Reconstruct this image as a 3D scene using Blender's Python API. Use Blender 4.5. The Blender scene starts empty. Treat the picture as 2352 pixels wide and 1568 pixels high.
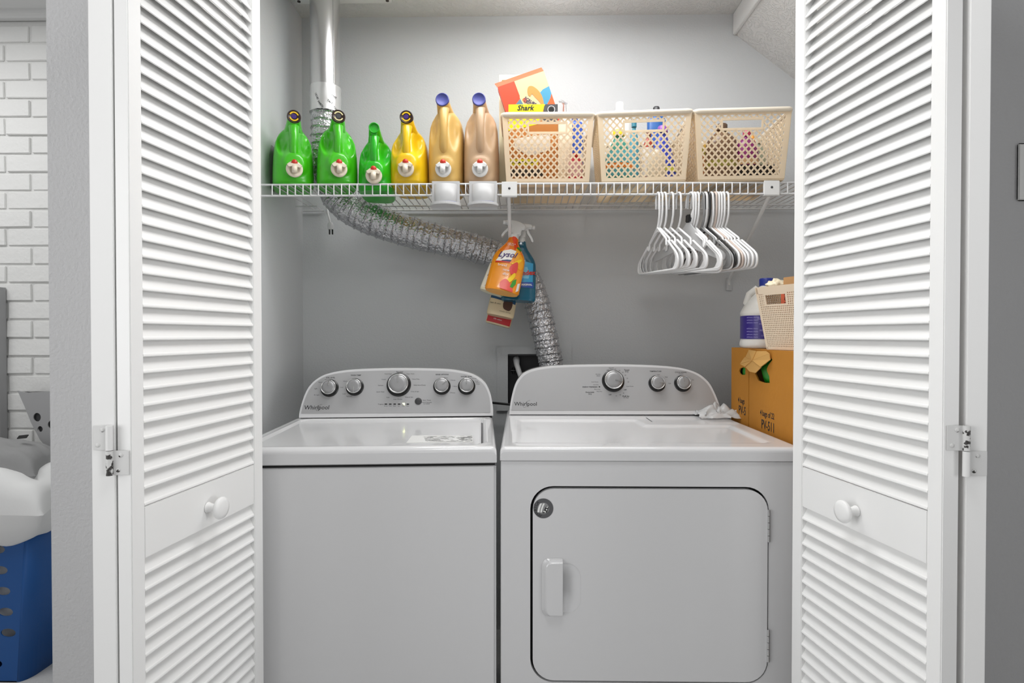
import bpy, bmesh, math, random
from mathutils import Vector, Matrix, Euler, noise
from mathutils.geometry import tessellate_polygon
R = math.radians
random.seed(7)
sc = bpy.context.scene
col = sc.collection
V = Vector

# ---------------------------------------------------------------- camera
F = 1300.0
CAMZ = 1.18
cd = bpy.data.cameras.new('camera'); cam = bpy.data.objects.new('camera', cd); col.objects.link(cam)
cam.location = (0, 0, CAMZ)
cam.rotation_euler = (R(90 - 0.7), 0, R(0.93))
cd.sensor_width = 36.0; cd.lens = F / 2352 * 36.0; cd.clip_start = 0.02
sc.camera = cam
CR = Euler(cam.rotation_euler).to_matrix()
# ---------------------------------------------------------------- light
w = bpy.data.worlds.new('world'); sc.world = w; w.use_nodes = True
w.node_tree.nodes['Background'].inputs[0].default_value = (1.0, 1.0, 1.0, 1)
w.node_tree.nodes['Background'].inputs[1].default_value = 0.34
def light(name, kind, loc, power, rot=(0, 0, 0), size=None, color=(1, 1, 1)):
    l = bpy.data.lights.new(name, kind); l.energy = power; l.color = color
    if kind == 'AREA':
        l.shape = 'RECTANGLE'; l.size, l.size_y = size
    else:
        l.shadow_soft_size = size
    o = bpy.data.objects.new(name, l); col.objects.link(o); o.location = loc; o.rotation_euler = rot
    return o
light('closet_fill_light', 'AREA', (0.12, 1.66, 2.405), 12.5, size=(1.1, .3))  # added broad fill that brightens the upper closet, no known panel there
light('closet_bulb', 'POINT', (0.12, 1.98, 2.30), 0.9, size=0.04)
light('hall_front_fill', 'AREA', (-0.8, -1.5, 1.7), 5, rot=(R(86), 0, R(-12)), size=(1.8, 1.5))  # added soft frontal fill behind the camera, no window there
hl = light('hall_left_fill', 'AREA', (-2.2, -0.45, 1.45), 9.5, rot=(R(90), 0, R(-66)), size=(1.5, 1.5)); hl.data.spread = R(95)  # added side fill for the right door's face
hl = light('hall_right_fill', 'AREA', (2.3, -0.75, 1.45), 4.2, rot=(R(90), 0, R(58)), size=(1.1, 1.5)); hl.data.spread = R(55)  # added side fill for the left door's face
light('hall_ceiling_light', 'AREA', (0.0, 0.62, 2.38), 7.5, size=(0.6, 0.4))
light('den_ceiling_light', 'AREA', (-2.2, 1.2, 2.40), 16, size=(1.0, 1.0))
sc.view_settings.view_transform = 'Standard'
sc.view_settings.look = 'None'
sc.view_settings.exposure = 0.0
sc.view_settings.gamma = 1.0
sc.view_settings.use_curve_mapping = False

# ---------------------------------------------------------------- rays
def ray(px, py):
    return (CR @ V((px - 1176.0, -(py - 784.0), -F))).normalized()
C0 = V((0, 0, CAMZ))
def P(px, py, Y):
    d = ray(px, py); return C0 + d * (Y / d.y)
def PZ(px, py, z):
    d = ray(px, py); return C0 + d * ((z - CAMZ) / d.z)
def PX(px, py, X):
    d = ray(px, py); return C0 + d * (X / d.x)
def PP(px, py, p0, n):
    d = ray(px, py); return C0 + d * ((V(p0) - C0).dot(n) / d.dot(n))
def PL(px, py, M, p0, n):      # hit on a plane given in the local frame M, returned local
    Mi = M.inverted(); o = Mi @ C0; d = Mi.to_3x3() @ ray(px, py)
    return o + d * ((V(p0) - o).dot(V(n)) / d.dot(V(n)))

# ---------------------------------------------------------------- materials
def hexc(h):
    h = h.lstrip('#'); c = [int(h[i:i + 2], 16) / 255 for i in (0, 2, 4)]
    return tuple(x / 12.92 if x <= .04045 else ((x + .055) / 1.055) ** 2.4 for x in c) + (1,)
def mat(name, color, rough=0.5, metal=0.0, bump=0.0, bscale=60, var=0.0, vscale=6, spec=0.5, coat=0.0, trans=0.0,
        emit=0.0, bdetail=4, transl=0.0, alpha=1.0):
    m = bpy.data.materials.new(name); m.use_nodes = True; nt = m.node_tree; b = nt.nodes['Principled BSDF']
    c = hexc(color)
    b.inputs['Base Color'].default_value = c; b.inputs['Roughness'].default_value = rough
    b.inputs['Metallic'].default_value = metal; b.inputs['Specular IOR Level'].default_value = spec
    b.inputs['Coat Weight'].default_value = coat; b.inputs['Transmission Weight'].default_value = trans
    b.inputs['Alpha'].default_value = alpha
    if emit:
        b.inputs['Emission Color'].default_value = c; b.inputs['Emission Strength'].default_value = emit
    tc = nt.nodes.new('ShaderNodeTexCoord')
    if var:
        n = nt.nodes.new('ShaderNodeTexNoise'); n.inputs['Scale'].default_value = vscale; n.inputs['Detail'].default_value = 5
        nt.links.new(tc.outputs['Object'], n.inputs['Vector'])
        r = nt.nodes.new('ShaderNodeMix'); r.data_type = 'RGBA'
        r.inputs[6].default_value = tuple(max(0, x * (1 - var)) for x in c[:3]) + (1,)
        r.inputs[7].default_value = tuple(min(1, x * (1 + var)) for x in c[:3]) + (1,)
        nt.links.new(n.outputs[0], r.inputs[0]); nt.links.new(r.outputs[2], b.inputs['Base Color'])
    if bump:
        n = nt.nodes.new('ShaderNodeTexNoise'); n.inputs['Scale'].default_value = bscale; n.inputs['Detail'].default_value = bdetail
        nt.links.new(tc.outputs['Object'], n.inputs['Vector'])
        bp = nt.nodes.new('ShaderNodeBump'); bp.inputs['Strength'].default_value = bump; bp.inputs['Distance'].default_value = 0.002
        nt.links.new(n.outputs[0], bp.inputs['Height']); nt.links.new(bp.outputs[0], b.inputs['Normal'])
    if transl:
        t = nt.nodes.new('ShaderNodeBsdfTranslucent'); t.inputs[0].default_value = c
        mx = nt.nodes.new('ShaderNodeMixShader'); mx.inputs[0].default_value = transl
        nt.links.new(b.outputs[0], mx.inputs[1]); nt.links.new(t.outputs[0], mx.inputs[2])
        nt.links.new(mx.outputs[0], nt.nodes['Material Output'].inputs[0])
    return m
MT = {}
def m_(name, *a, **k):
    if name not in MT: MT[name] = mat(name, *a, **k)
    return MT[name]
m_('closet_paint', '#cbcdce', .6, bump=.35, bscale=170, var=.025, vscale=3)
m_('hall_paint', '#c9c9ca', .6, bump=.8, bscale=130, var=.02)
m_('ceiling_paint', '#dddddc', .8)
m_('door_paint', '#f1f1f0', .38, bump=.08, bscale=90, var=.015)
m_('door_edge_paint', '#d6d6d5', .45, bump=.15, bscale=70, var=.03)
m_('trim_paint', '#e6e6e5', .4, bump=.1)
m_('enamel', '#d6d6d7', .16, coat=.3, var=.01)
m_('panel_grey', '#b4b4b5', .32, metal=.25)
m_('black_plastic', '#151515', .35)
m_('dark_grey', '#3c3c3e', .4)
m_('black_gap', '#0c0c0c', .8)
m_('ink', '#1b1b1c', .6)
m_('ink_grey', '#4c4c4e', .6)
m_('chrome', '#d8d8d8', .18, metal=1)
m_('knob_face', '#9b9b9c', .35, metal=.3)
m_('pipe_metal', '#d4d4d4', .25, metal=.92)
m_('wire_white', '#dedede', .35)
m_('white_plastic', '#e9e9e7', .3)
m_('ivory_plastic', '#efe3cf', .3, transl=.1)
m_('cream_plastic', '#fdf0d8', .4, transl=.45)
m_('cream_rim', '#f4ead8', .35, transl=.15)
m_('woven_cream', '#ecd9c0', .5, transl=.15)
m_('hanger_white', '#ececec', .3)
m_('hanger_grey', '#8a8a8a', .35)
m_('hanger_beige', '#cdbdb2', .35)
m_('hanger_black', '#1d1d1e', .35)
m_('cardboard', '#b47720', .8, bump=.25, bscale=60, var=.08, vscale=12)
m_('cardboard_light', '#c99a55', .8, var=.08)
m_('green_bag', '#1d8a22', .35, var=.4, vscale=30, bump=.6, bscale=40)
m_('brick_paint', '#eaeae8', .7, bump=1.0, bscale=55, var=.02)
m_('mortar', '#e2e2e0', .85, bump=.6, bscale=80)
m_('blue_plastic', '#15569c', .4, bump=.15, bscale=200)
m_('white_cloth', '#f0f0ef', .85, bump=.35, bscale=40)
m_('grey_cloth', '#9b9b9b', .9, bump=.4, bscale=120)
m_('grey_plastic', '#a9a9aa', .5)
m_('carpet', '#cccccc', .95, bump=1.0, bscale=200, var=.08, vscale=60)
m_('floor_tile', '#b8b8b8', .6, var=.05)
m_('red', '#c8331e', .35)
m_('blue_cap', '#4a4f98', .5)
m_('brown_cap', '#33201c', .35)
m_('yellow_ink', '#f2c315', .45)
m_('pale_ink', '#d9cf9a', .45)
m_('purple_ink', '#3b1d70', .45)
m_('rust', '#4a4340', .6, metal=.3, var=.5, vscale=80)
m_('chipped', '#d6d6d5', .45)
def chipped():
    m = MT['chipped']; nt = m.node_tree; b = nt.nodes['Principled BSDF']; tc = nt.nodes.new('ShaderNodeTexCoord')
    n = nt.nodes.new('ShaderNodeTexNoise'); n.inputs['Scale'].default_value = 95; n.inputs['Detail'].default_value = 5
    rp = nt.nodes.new('ShaderNodeValToRGB'); rp.color_ramp.elements[0].position = .42; rp.color_ramp.elements[1].position = .46
    rp.color_ramp.elements[0].color = (.035, .032, .03, 1); rp.color_ramp.elements[1].color = (.66, .66, .65, 1)
    nt.links.new(tc.outputs['Object'], n.inputs['Vector']); nt.links.new(n.outputs[0], rp.inputs[0]); nt.links.new(rp.outputs[0], b.inputs['Base Color'])
chipped()
m_('tape_foil', '#dfdfdf', .3, metal=.75)

def ceiling_bump():
    m = MT['ceiling_paint']; nt = m.node_tree; b = nt.nodes['Principled BSDF']; tc = nt.nodes.new('ShaderNodeTexCoord')
    n = nt.nodes.new('ShaderNodeTexNoise'); n.inputs['Scale'].default_value = 28; n.inputs['Detail'].default_value = 3; n.inputs['Distortion'].default_value = 2.2
    nt.links.new(tc.outputs['Object'], n.inputs['Vector'])
    rp = nt.nodes.new('ShaderNodeValToRGB'); e = rp.color_ramp.elements
    e[0].position = .45; e[1].position = .55; x = e.new(.5); x.color = (1, 1, 1, 1); e[0].color = (0, 0, 0, 1); e[-1].color = (0, 0, 0, 1)
    nt.links.new(n.outputs[0], rp.inputs[0])
    bp = nt.nodes.new('ShaderNodeBump'); bp.inputs['Strength'].default_value = .5; bp.inputs['Distance'].default_value = .004
    nt.links.new(rp.outputs[0], bp.inputs['Height']); nt.links.new(bp.outputs[0], b.inputs['Normal'])
ceiling_bump()
def foil_mat():
    m = mat('foil', '#cdcdcf', .27, metal=.92); nt = m.node_tree; b = nt.nodes['Principled BSDF']; tc = nt.nodes.new('ShaderNodeTexCoord')
    v = nt.nodes.new('ShaderNodeTexVoronoi'); v.inputs['Scale'].default_value = 120
    n = nt.nodes.new('ShaderNodeTexNoise'); n.inputs['Scale'].default_value = 60; n.inputs['Detail'].default_value = 6; n.inputs['Distortion'].default_value = 1.5
    nt.links.new(tc.outputs['Object'], v.inputs['Vector']); nt.links.new(tc.outputs['Object'], n.inputs['Vector'])
    a = nt.nodes.new('ShaderNodeMath'); a.operation = 'ADD'
    nt.links.new(v.outputs[0], a.inputs[0]); nt.links.new(n.outputs[0], a.inputs[1])
    bp = nt.nodes.new('ShaderNodeBump'); bp.inputs['Strength'].default_value = .6; bp.inputs['Distance'].default_value = .005
    nt.links.new(a.outputs[0], bp.inputs['Height']); nt.links.new(bp.outputs[0], b.inputs['Normal'])
    MT['foil'] = m
foil_mat()
def worn_print():
    m = mat('worn_print', '#f0f0ee', .4); nt = m.node_tree; b = nt.nodes['Principled BSDF']; tc = nt.nodes.new('ShaderNodeTexCoord')
    mp = nt.nodes.new('ShaderNodeMapping'); mp.inputs['Scale'].default_value = (40, 160, 1)
    n = nt.nodes.new('ShaderNodeTexNoise'); n.inputs['Scale'].default_value = 1.6; n.inputs['Detail'].default_value = 6; n.inputs['Distortion'].default_value = .6
    nt.links.new(tc.outputs['Object'], mp.inputs[0]); nt.links.new(mp.outputs[0], n.inputs['Vector'])
    rp = nt.nodes.new('ShaderNodeValToRGB'); rp.color_ramp.elements[0].position = .47; rp.color_ramp.elements[1].position = .5
    rp.color_ramp.elements[0].color = (.02, .02, .02, 1); rp.color_ramp.elements[1].color = (.85, .85, .84, 1)
    nt.links.new(n.outputs[0], rp.inputs[0]); nt.links.new(rp.outputs[0], b.inputs['Base Color'])
    MT['worn_print'] = m
worn_print()

# ---------------------------------------------------------------- mesh helpers
class MB:
    def __init__(s): s.v = []; s.f = []; s.sm = []
    def add(s, vs, fs, smooth=False):
        o = len(s.v); s.v += [V(x) for x in vs]
        for f in fs: s.f.append([i + o for i in f]); s.sm.append(smooth)
        return s
    def box(s, c, size, M=None):
        x, y, z = [a / 2 for a in size]; c = V(c)
        vs = [V((sx * x, sy * y, sz * z)) for sx in (-1, 1) for sy in (-1, 1) for sz in (-1, 1)]
        vs = [(M @ q if M else q) + c for q in vs]
        return s.add(vs, [(0, 1, 3, 2), (4, 6, 7, 5), (0, 4, 5, 1), (2, 3, 7, 6), (0, 2, 6, 4), (1, 5, 7, 3)])
    def box2(s, a, b):
        a, b = V(a), V(b); return s.box((a + b) / 2, [abs(q) for q in (b - a)])
    def prism(s, poly, off, smooth=False):      # poly: 3d points, off: extrusion vector
        n = len(poly); off = V(off); vs = [V(p) for p in poly] + [V(p) + off for p in poly]
        fs = [list(range(n))[::-1], [i + n for i in range(n)]]
        s.add(vs, fs)
        s.add(vs, [(i, (i + 1) % n, (i + 1) % n + n, i + n) for i in range(n)], smooth)
        return s
    def rings(s, rings, smooth=True, cap0=True, cap1=True, closed=False):
        n = len(rings[0]); vs = [p for r in rings for p in r]; fs = []
        m = len(rings)
        for j in range(m if closed else m - 1):
            for i in range(n):
                a = j * n + i; b = j * n + (i + 1) % n; k = ((j + 1) % m) * n
                fs.append((a, b, k + (i + 1) % n, k + i))
        s.add(vs, fs, smooth)
        if not closed:
            if cap0: s.add(rings[0], [list(range(n))[::-1]])
            if cap1: s.add(rings[-1], [list(range(n))])
        return s
    def tube(s, pts, r, seg=8, caps=True, smooth=True, closed=False):
        pts = [V(p) for p in pts]; n = len(pts); rs = r if isinstance(r, (list, tuple)) else [r] * n
        T = []
        for i in range(n):
            a = pts[(i - 1) % n] if (i > 0 or closed) else pts[i]; b = pts[(i + 1) % n] if (i < n - 1 or closed) else pts[i]
            T.append((b - a).normalized())
        up = V((0, 0, 1)) if abs(T[0].z) < .9 else V((1, 0, 0)); N = (up - T[0] * up.dot(T[0])).normalized()
        rings = []
        for i in range(n):
            if i: N = (N - T[i] * N.dot(T[i])).normalized()
            B = T[i].cross(N)
            rings.append([pts[i] + (N * math.cos(t) + B * math.sin(t)) * rs[i] for t in [2 * math.pi * k / seg for k in range(seg)]])
        return s.rings(rings, smooth, caps, caps, closed)
    def lathe(s, prof, M=None, seg=24, sx=1, sy=1, cap=True, smooth=True):
        M = M or Matrix.Identity(4)
        rings = [[M @ V((r * math.cos(t) * sx, r * math.sin(t) * sy, h)) for t in [2 * math.pi * k / seg for k in range(seg)]] for r, h in prof]
        return s.rings(rings, smooth, cap, cap)
    def merge(s, vs, fs, M, smooth=False):
        return s.add([M @ V(x) for x in vs], fs, smooth)
    def mesh(s, name):
        me = bpy.data.meshes.new(name); me.from_pydata([tuple(x) for x in s.v], [], s.f)
        me.polygons.foreach_set('use_smooth', s.sm); me.update(); return me
    def build(s, name, m, parent=None, bevel=0, seg=2, recalc=True, **k):
        me = s.mesh(name)
        if bevel or recalc:
            bm = bmesh.new(); bm.from_mesh(me)
            if bevel:
                bmesh.ops.remove_doubles(bm, verts=bm.verts, dist=1e-6)
                es = [e for e in bm.edges if len(e.link_faces) == 2 and e.calc_face_angle(0) > R(40)]
                bmesh.ops.bevel(bm, geom=es, offset=bevel, segments=seg, affect='EDGES', clamp_overlap=True)
            bmesh.ops.recalc_face_normals(bm, faces=bm.faces)
            bm.to_mesh(me); bm.free()
        me.materials.append(MT[m] if isinstance(m, str) else m)
        return link(name, me, parent, **k)
def link(name, me, parent=None, loc=None, label=None):
    o = bpy.data.objects.new(name, me); col.objects.link(o)
    if parent is not None: o.parent = parent     # child geometry is in the parent's local frame
    if loc is not None: o.location = loc
    if label: o['label'] = label
    return o
def thing(name, label, cat, M=None, group=None, kind=None):
    o = bpy.data.objects.new(name, None); col.objects.link(o); o.empty_display_size = .05
    if M is not None: o.matrix_world = M
    o['label'] = label; o['category'] = cat
    if group: o['group'] = group
    if kind: o['kind'] = kind
    return o
def tag(o, label, cat, group=None, kind=None):
    o['label'] = label; o['category'] = cat
    if group: o['group'] = group
    if kind: o['kind'] = kind
    return o
def struct(o, label=None):
    o['kind'] = 'structure'
    if label: o['label'] = label
    return o
def sempty(name, M=None):
    o = bpy.data.objects.new(name, None); col.objects.link(o); o['kind'] = 'structure'
    if M is not None: o.matrix_world = M
    return o
def TR(x, y=0, z=0): return Matrix.Translation(V((x, y, z)) if not isinstance(x, Vector) else x)
def frame(o, X, Y, Z):
    m = Matrix((X, Y, Z)).transposed().to_4x4(); m.translation = o; return m
def upframe(base, top, front=V((0, -1, 0))):     # local z base->top, local -y towards front
    z = (V(top) - V(base)).normalized(); x = z.cross(front).normalized(); y = z.cross(x)
    return frame(V(base), x, y, z)
_fc = {}
def glyphs(s, size, shear=0, offset=0, align='CENTER', sx=1.0):
    key = (s, round(size, 5), shear, offset, align, sx)
    if key not in _fc:
        cu = bpy.data.curves.new('t', 'FONT'); cu.body = s; cu.size = size; cu.shear = shear; cu.offset = offset
        cu.align_x = align; cu.align_y = 'CENTER'; cu.resolution_u = 2
        ob = bpy.data.objects.new('t', cu); col.objects.link(ob)
        bpy.context.view_layer.update()
        me = bpy.data.meshes.new_from_object(ob)
        _fc[key] = ([(v.co.x * sx, v.co.y, 0) for v in me.vertices], [list(p.vertices) for p in me.polygons])
        bpy.data.objects.remove(ob); bpy.data.meshes.remove(me); bpy.data.curves.remove(cu)
    return _fc[key]
def put_text(mb, s, size, F4, rot=0, **k):
    vs, fs = glyphs(s, size, **k)
    return mb.merge(vs, fs, F4 @ Matrix.Rotation(rot, 4, 'Z'))
def flatpoly(mb, pts, F4, holes=None):
    loops = [[V((p[0], p[1], 0)) for p in pts]] + [[V((p[0], p[1], 0)) for p in h] for h in (holes or [])]
    tris = tessellate_polygon(loops); allp = [p for l in loops for p in l]
    return mb.add([F4 @ p for p in allp], [list(t) for t in tris])
def circ(cx, cy, r, n=24, ry=None, a0=0, a1=2 * math.pi):
    return [(cx + r * math.cos(a0 + (a1 - a0) * i / n), cy + (ry or r) * math.sin(a0 + (a1 - a0) * i / n)) for i in range(n)]
def sstep(a, b, x):
    t = max(0, min(1, (x - a) / (b - a))); return t * t * (3 - 2 * t)

# ================================================================ SETTING
WB = 2.25; XL = -.872; XR = 1.16; ZC = 2.437; Y0 = 1.20; Y1 = 1.31
# back wall with the outlet box hole
hx0, hx1 = P(1162, 900, WB).x, P(1272, 900, WB).x
hz1, hz0 = P(1200, 813, WB).z, P(1200, 930, WB).z
b = MB()
b.box2((XL - .13, WB, 0), (hx0, WB + .11, ZC)); b.box2((hx1, WB, 0), (XR + .1, WB + .11, ZC))
b.box2((hx0, WB, 0), (hx1, WB + .11, hz0)); b.box2((hx0, WB, hz1), (hx1, WB + .11, ZC))
struct(b.build('wall_back', 'closet_paint'))
struct(MB().box2((XL - .13, Y1, 0), (XL, WB, ZC)).build('wall_left', 'closet_paint'))
struct(MB().box2((XR, Y1, 0), (XR + .1, WB, ZC)).build('wall_right', 'closet_paint'))
struct(MB().box2((-4.6, -2.6, ZC), (XR + 1.6, WB + .11, ZC + .1)).build('ceiling', 'ceiling_paint'))
# sloping soffit on the right
q0 = P(1690, 33, WB); q1 = P(1690, 80, WB); q2 = P(1830, 186, WB)
xs = q1.x; slope = (q2.z - q1.z) / (q2.x - q1.x)
zr = q1.z + slope * (XR - xs)
poly = [(xs, WB, ZC), (xs, WB, q1.z), (XR, WB, zr), (XR, WB, ZC)]
struct(MB().prism(poly, (0, -(WB - Y1), 0)).build('ceiling_slope', 'ceiling_paint'))
struct(MB().box2((xs - .012, Y1, q1.z - .003), (xs, WB - .001, ZC)).build('trim_1', 'trim_paint', bevel=.002))
# front wall of the closet
JL, JR = -.745, .835
cl = P(108, 784, Y0).x
struct(MB().box2((cl, Y0, 0), (JL, Y1, ZC)).build('wall_front_left', 'hall_paint', bevel=.006))
struct(MB().box2((JR, Y0, 0), (2.6, Y1, ZC)).build('wall_front_right', 'hall_paint', bevel=.004))
struct(MB().box2((JL, Y0, 2.05), (JR, Y1, ZC)).build('wall_header', 'hall_paint'))
struct(MB().box2((JL, Y0 + .03, 2.035), (JR, Y1 - .03, 2.05)).build('trim_2', 'trim_paint'))
struct(MB().box2((-4.6, -2.6, -.05), (2.6, WB + .11, 0)).build('floor', 'carpet'))
struct(MB().box2((2.5, -2.6, 0), (2.6, Y0, ZC)).build('wall_hall_right', 'hall_paint'))
# white painted brick wall of the den, brick by brick
BY = 2.16
b = MB().box2((-4.6, BY - .009, 0), (XL - .13, WB + .11, ZC))
bw = struct(b.build('wall_brick', 'mortar'))
rows = []
by = [47, 104, 147, 192, 234, 275, 316, 357, 398, 441, 482, 525]
rh = (P(50, 104, BY).z - P(50, 525, BY).z) / 10.0
ztop = P(50, 62, BY).z
xj = P(21, 400, BY).x; xk = P(79, 400, BY).x
pw = (xk - xj) * 2
rng = random.Random(3)
nrow = int(ztop / rh)
brk = []
for v_ in range(5):
    m = MB().box((0, 0, 0), (pw - .009, .03, rh - .008))
    for i, p in enumerate(m.v): m.v[i] = p + V((rng.uniform(-.0015, .0015), rng.uniform(-.002, .002), rng.uniform(-.0015, .0015)))
    o = m.build('brick', 'brick_paint', bw, bevel=.002); brk.append(o.data)
    bpy.data.objects.remove(o)
for r_ in range(nrow):
    zc = ztop - rh * (r_ + .5)
    for k in range(-4, 3):
        xc = (xj if r_ % 2 else xk) + pw * (k + .5)
        if xc > XL - .13 - pw / 2 or zc < .03: continue
        o = link('brick', rng.choice(brk), bw, (xc, BY + rng.uniform(-.002, .002), zc))
        o.rotation_euler = (rng.uniform(-.01, .01), rng.uniform(-.008, .008), 0)
b = MB()
prof = [(0, 0), (.02, 0), (.024, .012), (.034, .018), (.036, .05), (.05, .058), (.07, .085), (.095, .1), (.1, .12), (0, .12)]
zt = P(50, 43, BY - .03).z
sc_ = (ZC - zt) / .12
b.prism([(-4.6, BY - .016 - y, zt + z * sc_) for y, z in prof], (4.6 + XL - .14, 0, 0))
struct(b.build('trim_3', 'trim_paint'))

# access panel in the closet ceiling
pa = PZ(684, 9.8, ZC - .018); pb = PZ(900, 8, ZC - .018)
pan = thing('access_panel', 'flat white access panel screwed to the closet ceiling beside the round duct', 'panel', TR(V((pb.x, pa.y, ZC - .018))))
m = MB(); m.box2((pa.x - pb.x, -.55, 0), (0, 0, .0175)); m.build('panel_board', 'trim_paint', pan, bevel=.002)
for x in (-.012, pa.x - pb.x + .012):
    for y in (-.02, -.53): MB().lathe([(.006, -.003), (.006, 0), (0.001, .001)], TR(x, y, -.0005)).build('screw', 'rust', pan)

# lampholder above the frame
cl_ = thing('ceiling_light', 'white round lampholder on the closet ceiling', 'light fixture', TR(.12, 1.98, ZC))
MB().lathe([(.055, 0), (.055, -.015), (.035, -.04), (.028, -.045)], seg=28).build('lampholder', 'white_plastic', cl_)

cp_ = thing('ceiling_light', 'added long flat white housing for the closet fill light, out of view', 'light fixture', TR(.12, 1.66, ZC))  # made-up fixture, unseen, given to the added closet fill
MB().box2((-.58, -.17, -.026), (.58, .17, -.001)).build('added_fixture_body', 'white_plastic', cp_, bevel=.004)

# ================================================================ BIFOLD DOORS
PITCH = .0276
def door_panel(name, near, far, side, T, knob=None, edge_mat=None, label=None):
    # near/far: xy of the face turned to the other leaf's outside; side = +1 face looks to +x, -1 to -x (local -y is the face)
    near, far = V((near[0], near[1], 0)), V((far[0], far[1], 0))
    d = (far - near).normalized(); W = (far - near).length
    n = V((d.y, -d.x, 0)) * side         # outward normal of louvered face
    if n.x * side < 0: n = -n
    M = frame(near, d, -n, V((0, 0, 1)))   # local x along width, y into thickness, z up (may be mirrored)
    if M.to_3x3().determinant() < 0:
        M = frame(far, -d, -n, V((0, 0, 1))); flip = True
    else: flip = False
    root = sempty(name, M)
    if label: root['label'] = label
    X = (lambda x: W - x) if flip else (lambda x: x)
    sw0, sw1 = W * .075, W * .088
    def bx(nm, x0, x1, y0, y1, z0, z1, mt='door_paint', bev=.0015):
        return MB().box2((X(x0), y0, z0), (X(x1), y1, z1)).build(nm, mt, root, bevel=bev)
    bx('stile', 0, sw0, 0, T, .012, 2.01); bx('stile', W - sw1, W, 0, T, .012, 2.01)
    bx('rail', sw0, W - sw1, .001, T - .001, RZ0, RZ1); bx('rail', sw0, W - sw1, .001, T - .001, 1.93, 2.01); bx('rail', sw0, W - sw1, .001, T - .001, .012, .13)
    L = W - sw0 - sw1
    me = None
    def slat(z):
        nonlocal me
        if me is None:
            y0, y1 = .0005, T - .001; rise = .040; t = .0058
            prof = [(y0, .0006), (y0 + .0012, -.0008), (y1, rise - t * .6), (y1, rise + .002), (y1 - .004, rise + .0015), (y0 + .0022, t), (y0 + .0006, t - .0018), (y0, t - .004)]
            xa, xb = sorted((X(sw0 + .0002), X(W - sw1 - .0002)))
            q = MB().prism([(xa, y, z_) for y, z_ in prof], (xb - xa, 0, 0))
            o = q.build('slat', 'door_paint', root); me = o.data; o.location = (0, 0, z)
        else: link('slat', me, root, (0, 0, z))
    z = RZ1 + .002
    while z < 1.90: slat(z); z += PITCH
    z = RZ0 - .027
    while z > .13: slat(z); z -= PITCH
    if knob:
        kp, kr = knob
        hit = M.inverted() @ PP(kp[0], kp[1], near, n)
        K = TR(hit) @ Matrix.Rotation(R(90), 4, 'X')
        MB().lathe([(.0105, 0), (.009, .003), (.0075, .01), (.0078, .018), (.012, .0215), (kr * .93, .0235), (kr, .026), (kr, .029), (kr * .93, .0315), (kr * .6, .033), (.001, .0335)], K, seg=32).build('knob', 'door_paint', root, label='round white door knob')
    return root, M
za = P(580, 1071, 0); 
RZ1, RZ0 = .893, .806
TL = .0255
Lnear = P(299, 784, .902).xy; Lfar = P(602, 784, 1.27).xy
Rnear = P(2168, 784, .90).xy; Rfar = P(1822, 784, 1.27).xy
door_panel('door_1', Lnear, Lfar, 1, TL, ((478, 1165), .0212), label='white louvered leading bifold leaf on the left with round knob')
dl = Lfar - Lnear
gapL = P(262.5, 784, .905)
g2 = P(212, 784, .905)
A0 = V((gapL.x, .905)); dA = V((-dl.x * 1.05, dl.y)).normalized() * dl.length
door_panel('door_2', (A0.x, A0.y), (A0.x + dA.x, A0.y + dA.y), 1, gapL.x - g2.x, label='white louvered pivot bifold leaf folded behind the left leaf')
door_panel('door_3', Rnear, Rfar, -1, .0295, ((1966, 1173), .0212), label='white louvered leading bifold leaf on the right with round knob')
dr = Rfar - Rnear
g3 = P(2221, 784, .905); g4 = P(2266, 784, .905)
dB = V((-dr.x * 1.0, dr.y)).normalized() * dr.length
door_panel('door_4', (g3.x, .905), (g3.x + dB.x, .905 + dB.y), -1, g4.x - g3.x, label='white louvered pivot bifold leaf folded behind the right leaf')

def hinge(px0, px1, py0, pymid, py1, kx, left):
    Yh = .899
    a = P(px0, py0, Yh); c = P(px1, py1, Yh); mid = P(px1, pymid, Yh); kx_ = P(kx, py0, Yh).x
    r = thing('hinge', 'painted metal hinge with worn corners on the %s pair of folding doors' % ('left' if left else 'right'), 'hinge', TR(kx_, Yh, mid.z))
    r['label'] = r['label']
    h1 = a.z - mid.z; h0 = mid.z - c.z
    w0 = kx_ - a.x; w1 = c.x - kx_
    mt = 'door_edge_paint'
    MB().box2((-w0, 0, 0), (-.003, .0022, h1)).build('leaf', mt, r, bevel=.0008)
    MB().box2((.003, 0, -h0), (w1, .0022, -.0005)).build('leaf', mt, r, bevel=.0008)
    MB().tube([(0, -.002, 0.0005), (0, -.002, h1)], .0052, 12).build('knuckle', 'trim_paint' if left else 'chipped', r)
    MB().tube([(0, -.002, -h0), (0, -.002, -.0005)], .0052, 12).build('knuckle', 'chipped' if left else 'trim_paint', r)
    for (x, z) in ((-w0 * .45, h1 * .82), (-w0 * .72, h1 * .2), (w1 * .55, -h0 * .2), (w1 * .4, -h0 * .8)):
        MB().lathe([(.0036, 0), (.0032, .0010), (.001, .0013)], TR(x, 0, z) @ Matrix.Rotation(R(90), 4, 'X'), seg=14).build('screw', 'chipped', r)
    return r
hinge(213, 297, 977, 1034, 1091, 253, True)
hinge(2175, 2268, 977, 1035, 1093, 2218, False)

# ================================================================ LIGHT SWITCH
p0 = P(2334, 330, Y0); p1 = P(2352, 462, Y0)
hh = p0.z - p1.z
sw = thing('light_switch', 'white rounded light switch plate on the grey wall right of the closet', 'switch', TR(p0.x, Y0, p1.z))
MB().box2((0, -.006, 0), (.072, 0, hh)).build('switch_plate', 'white_plastic', sw, bevel=.0055, seg=3)
MB().box2((.03, -.014, hh * .42), (.042, -.004, hh * .58)).build('toggle', 'white_plastic', sw, bevel=.002)

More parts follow.
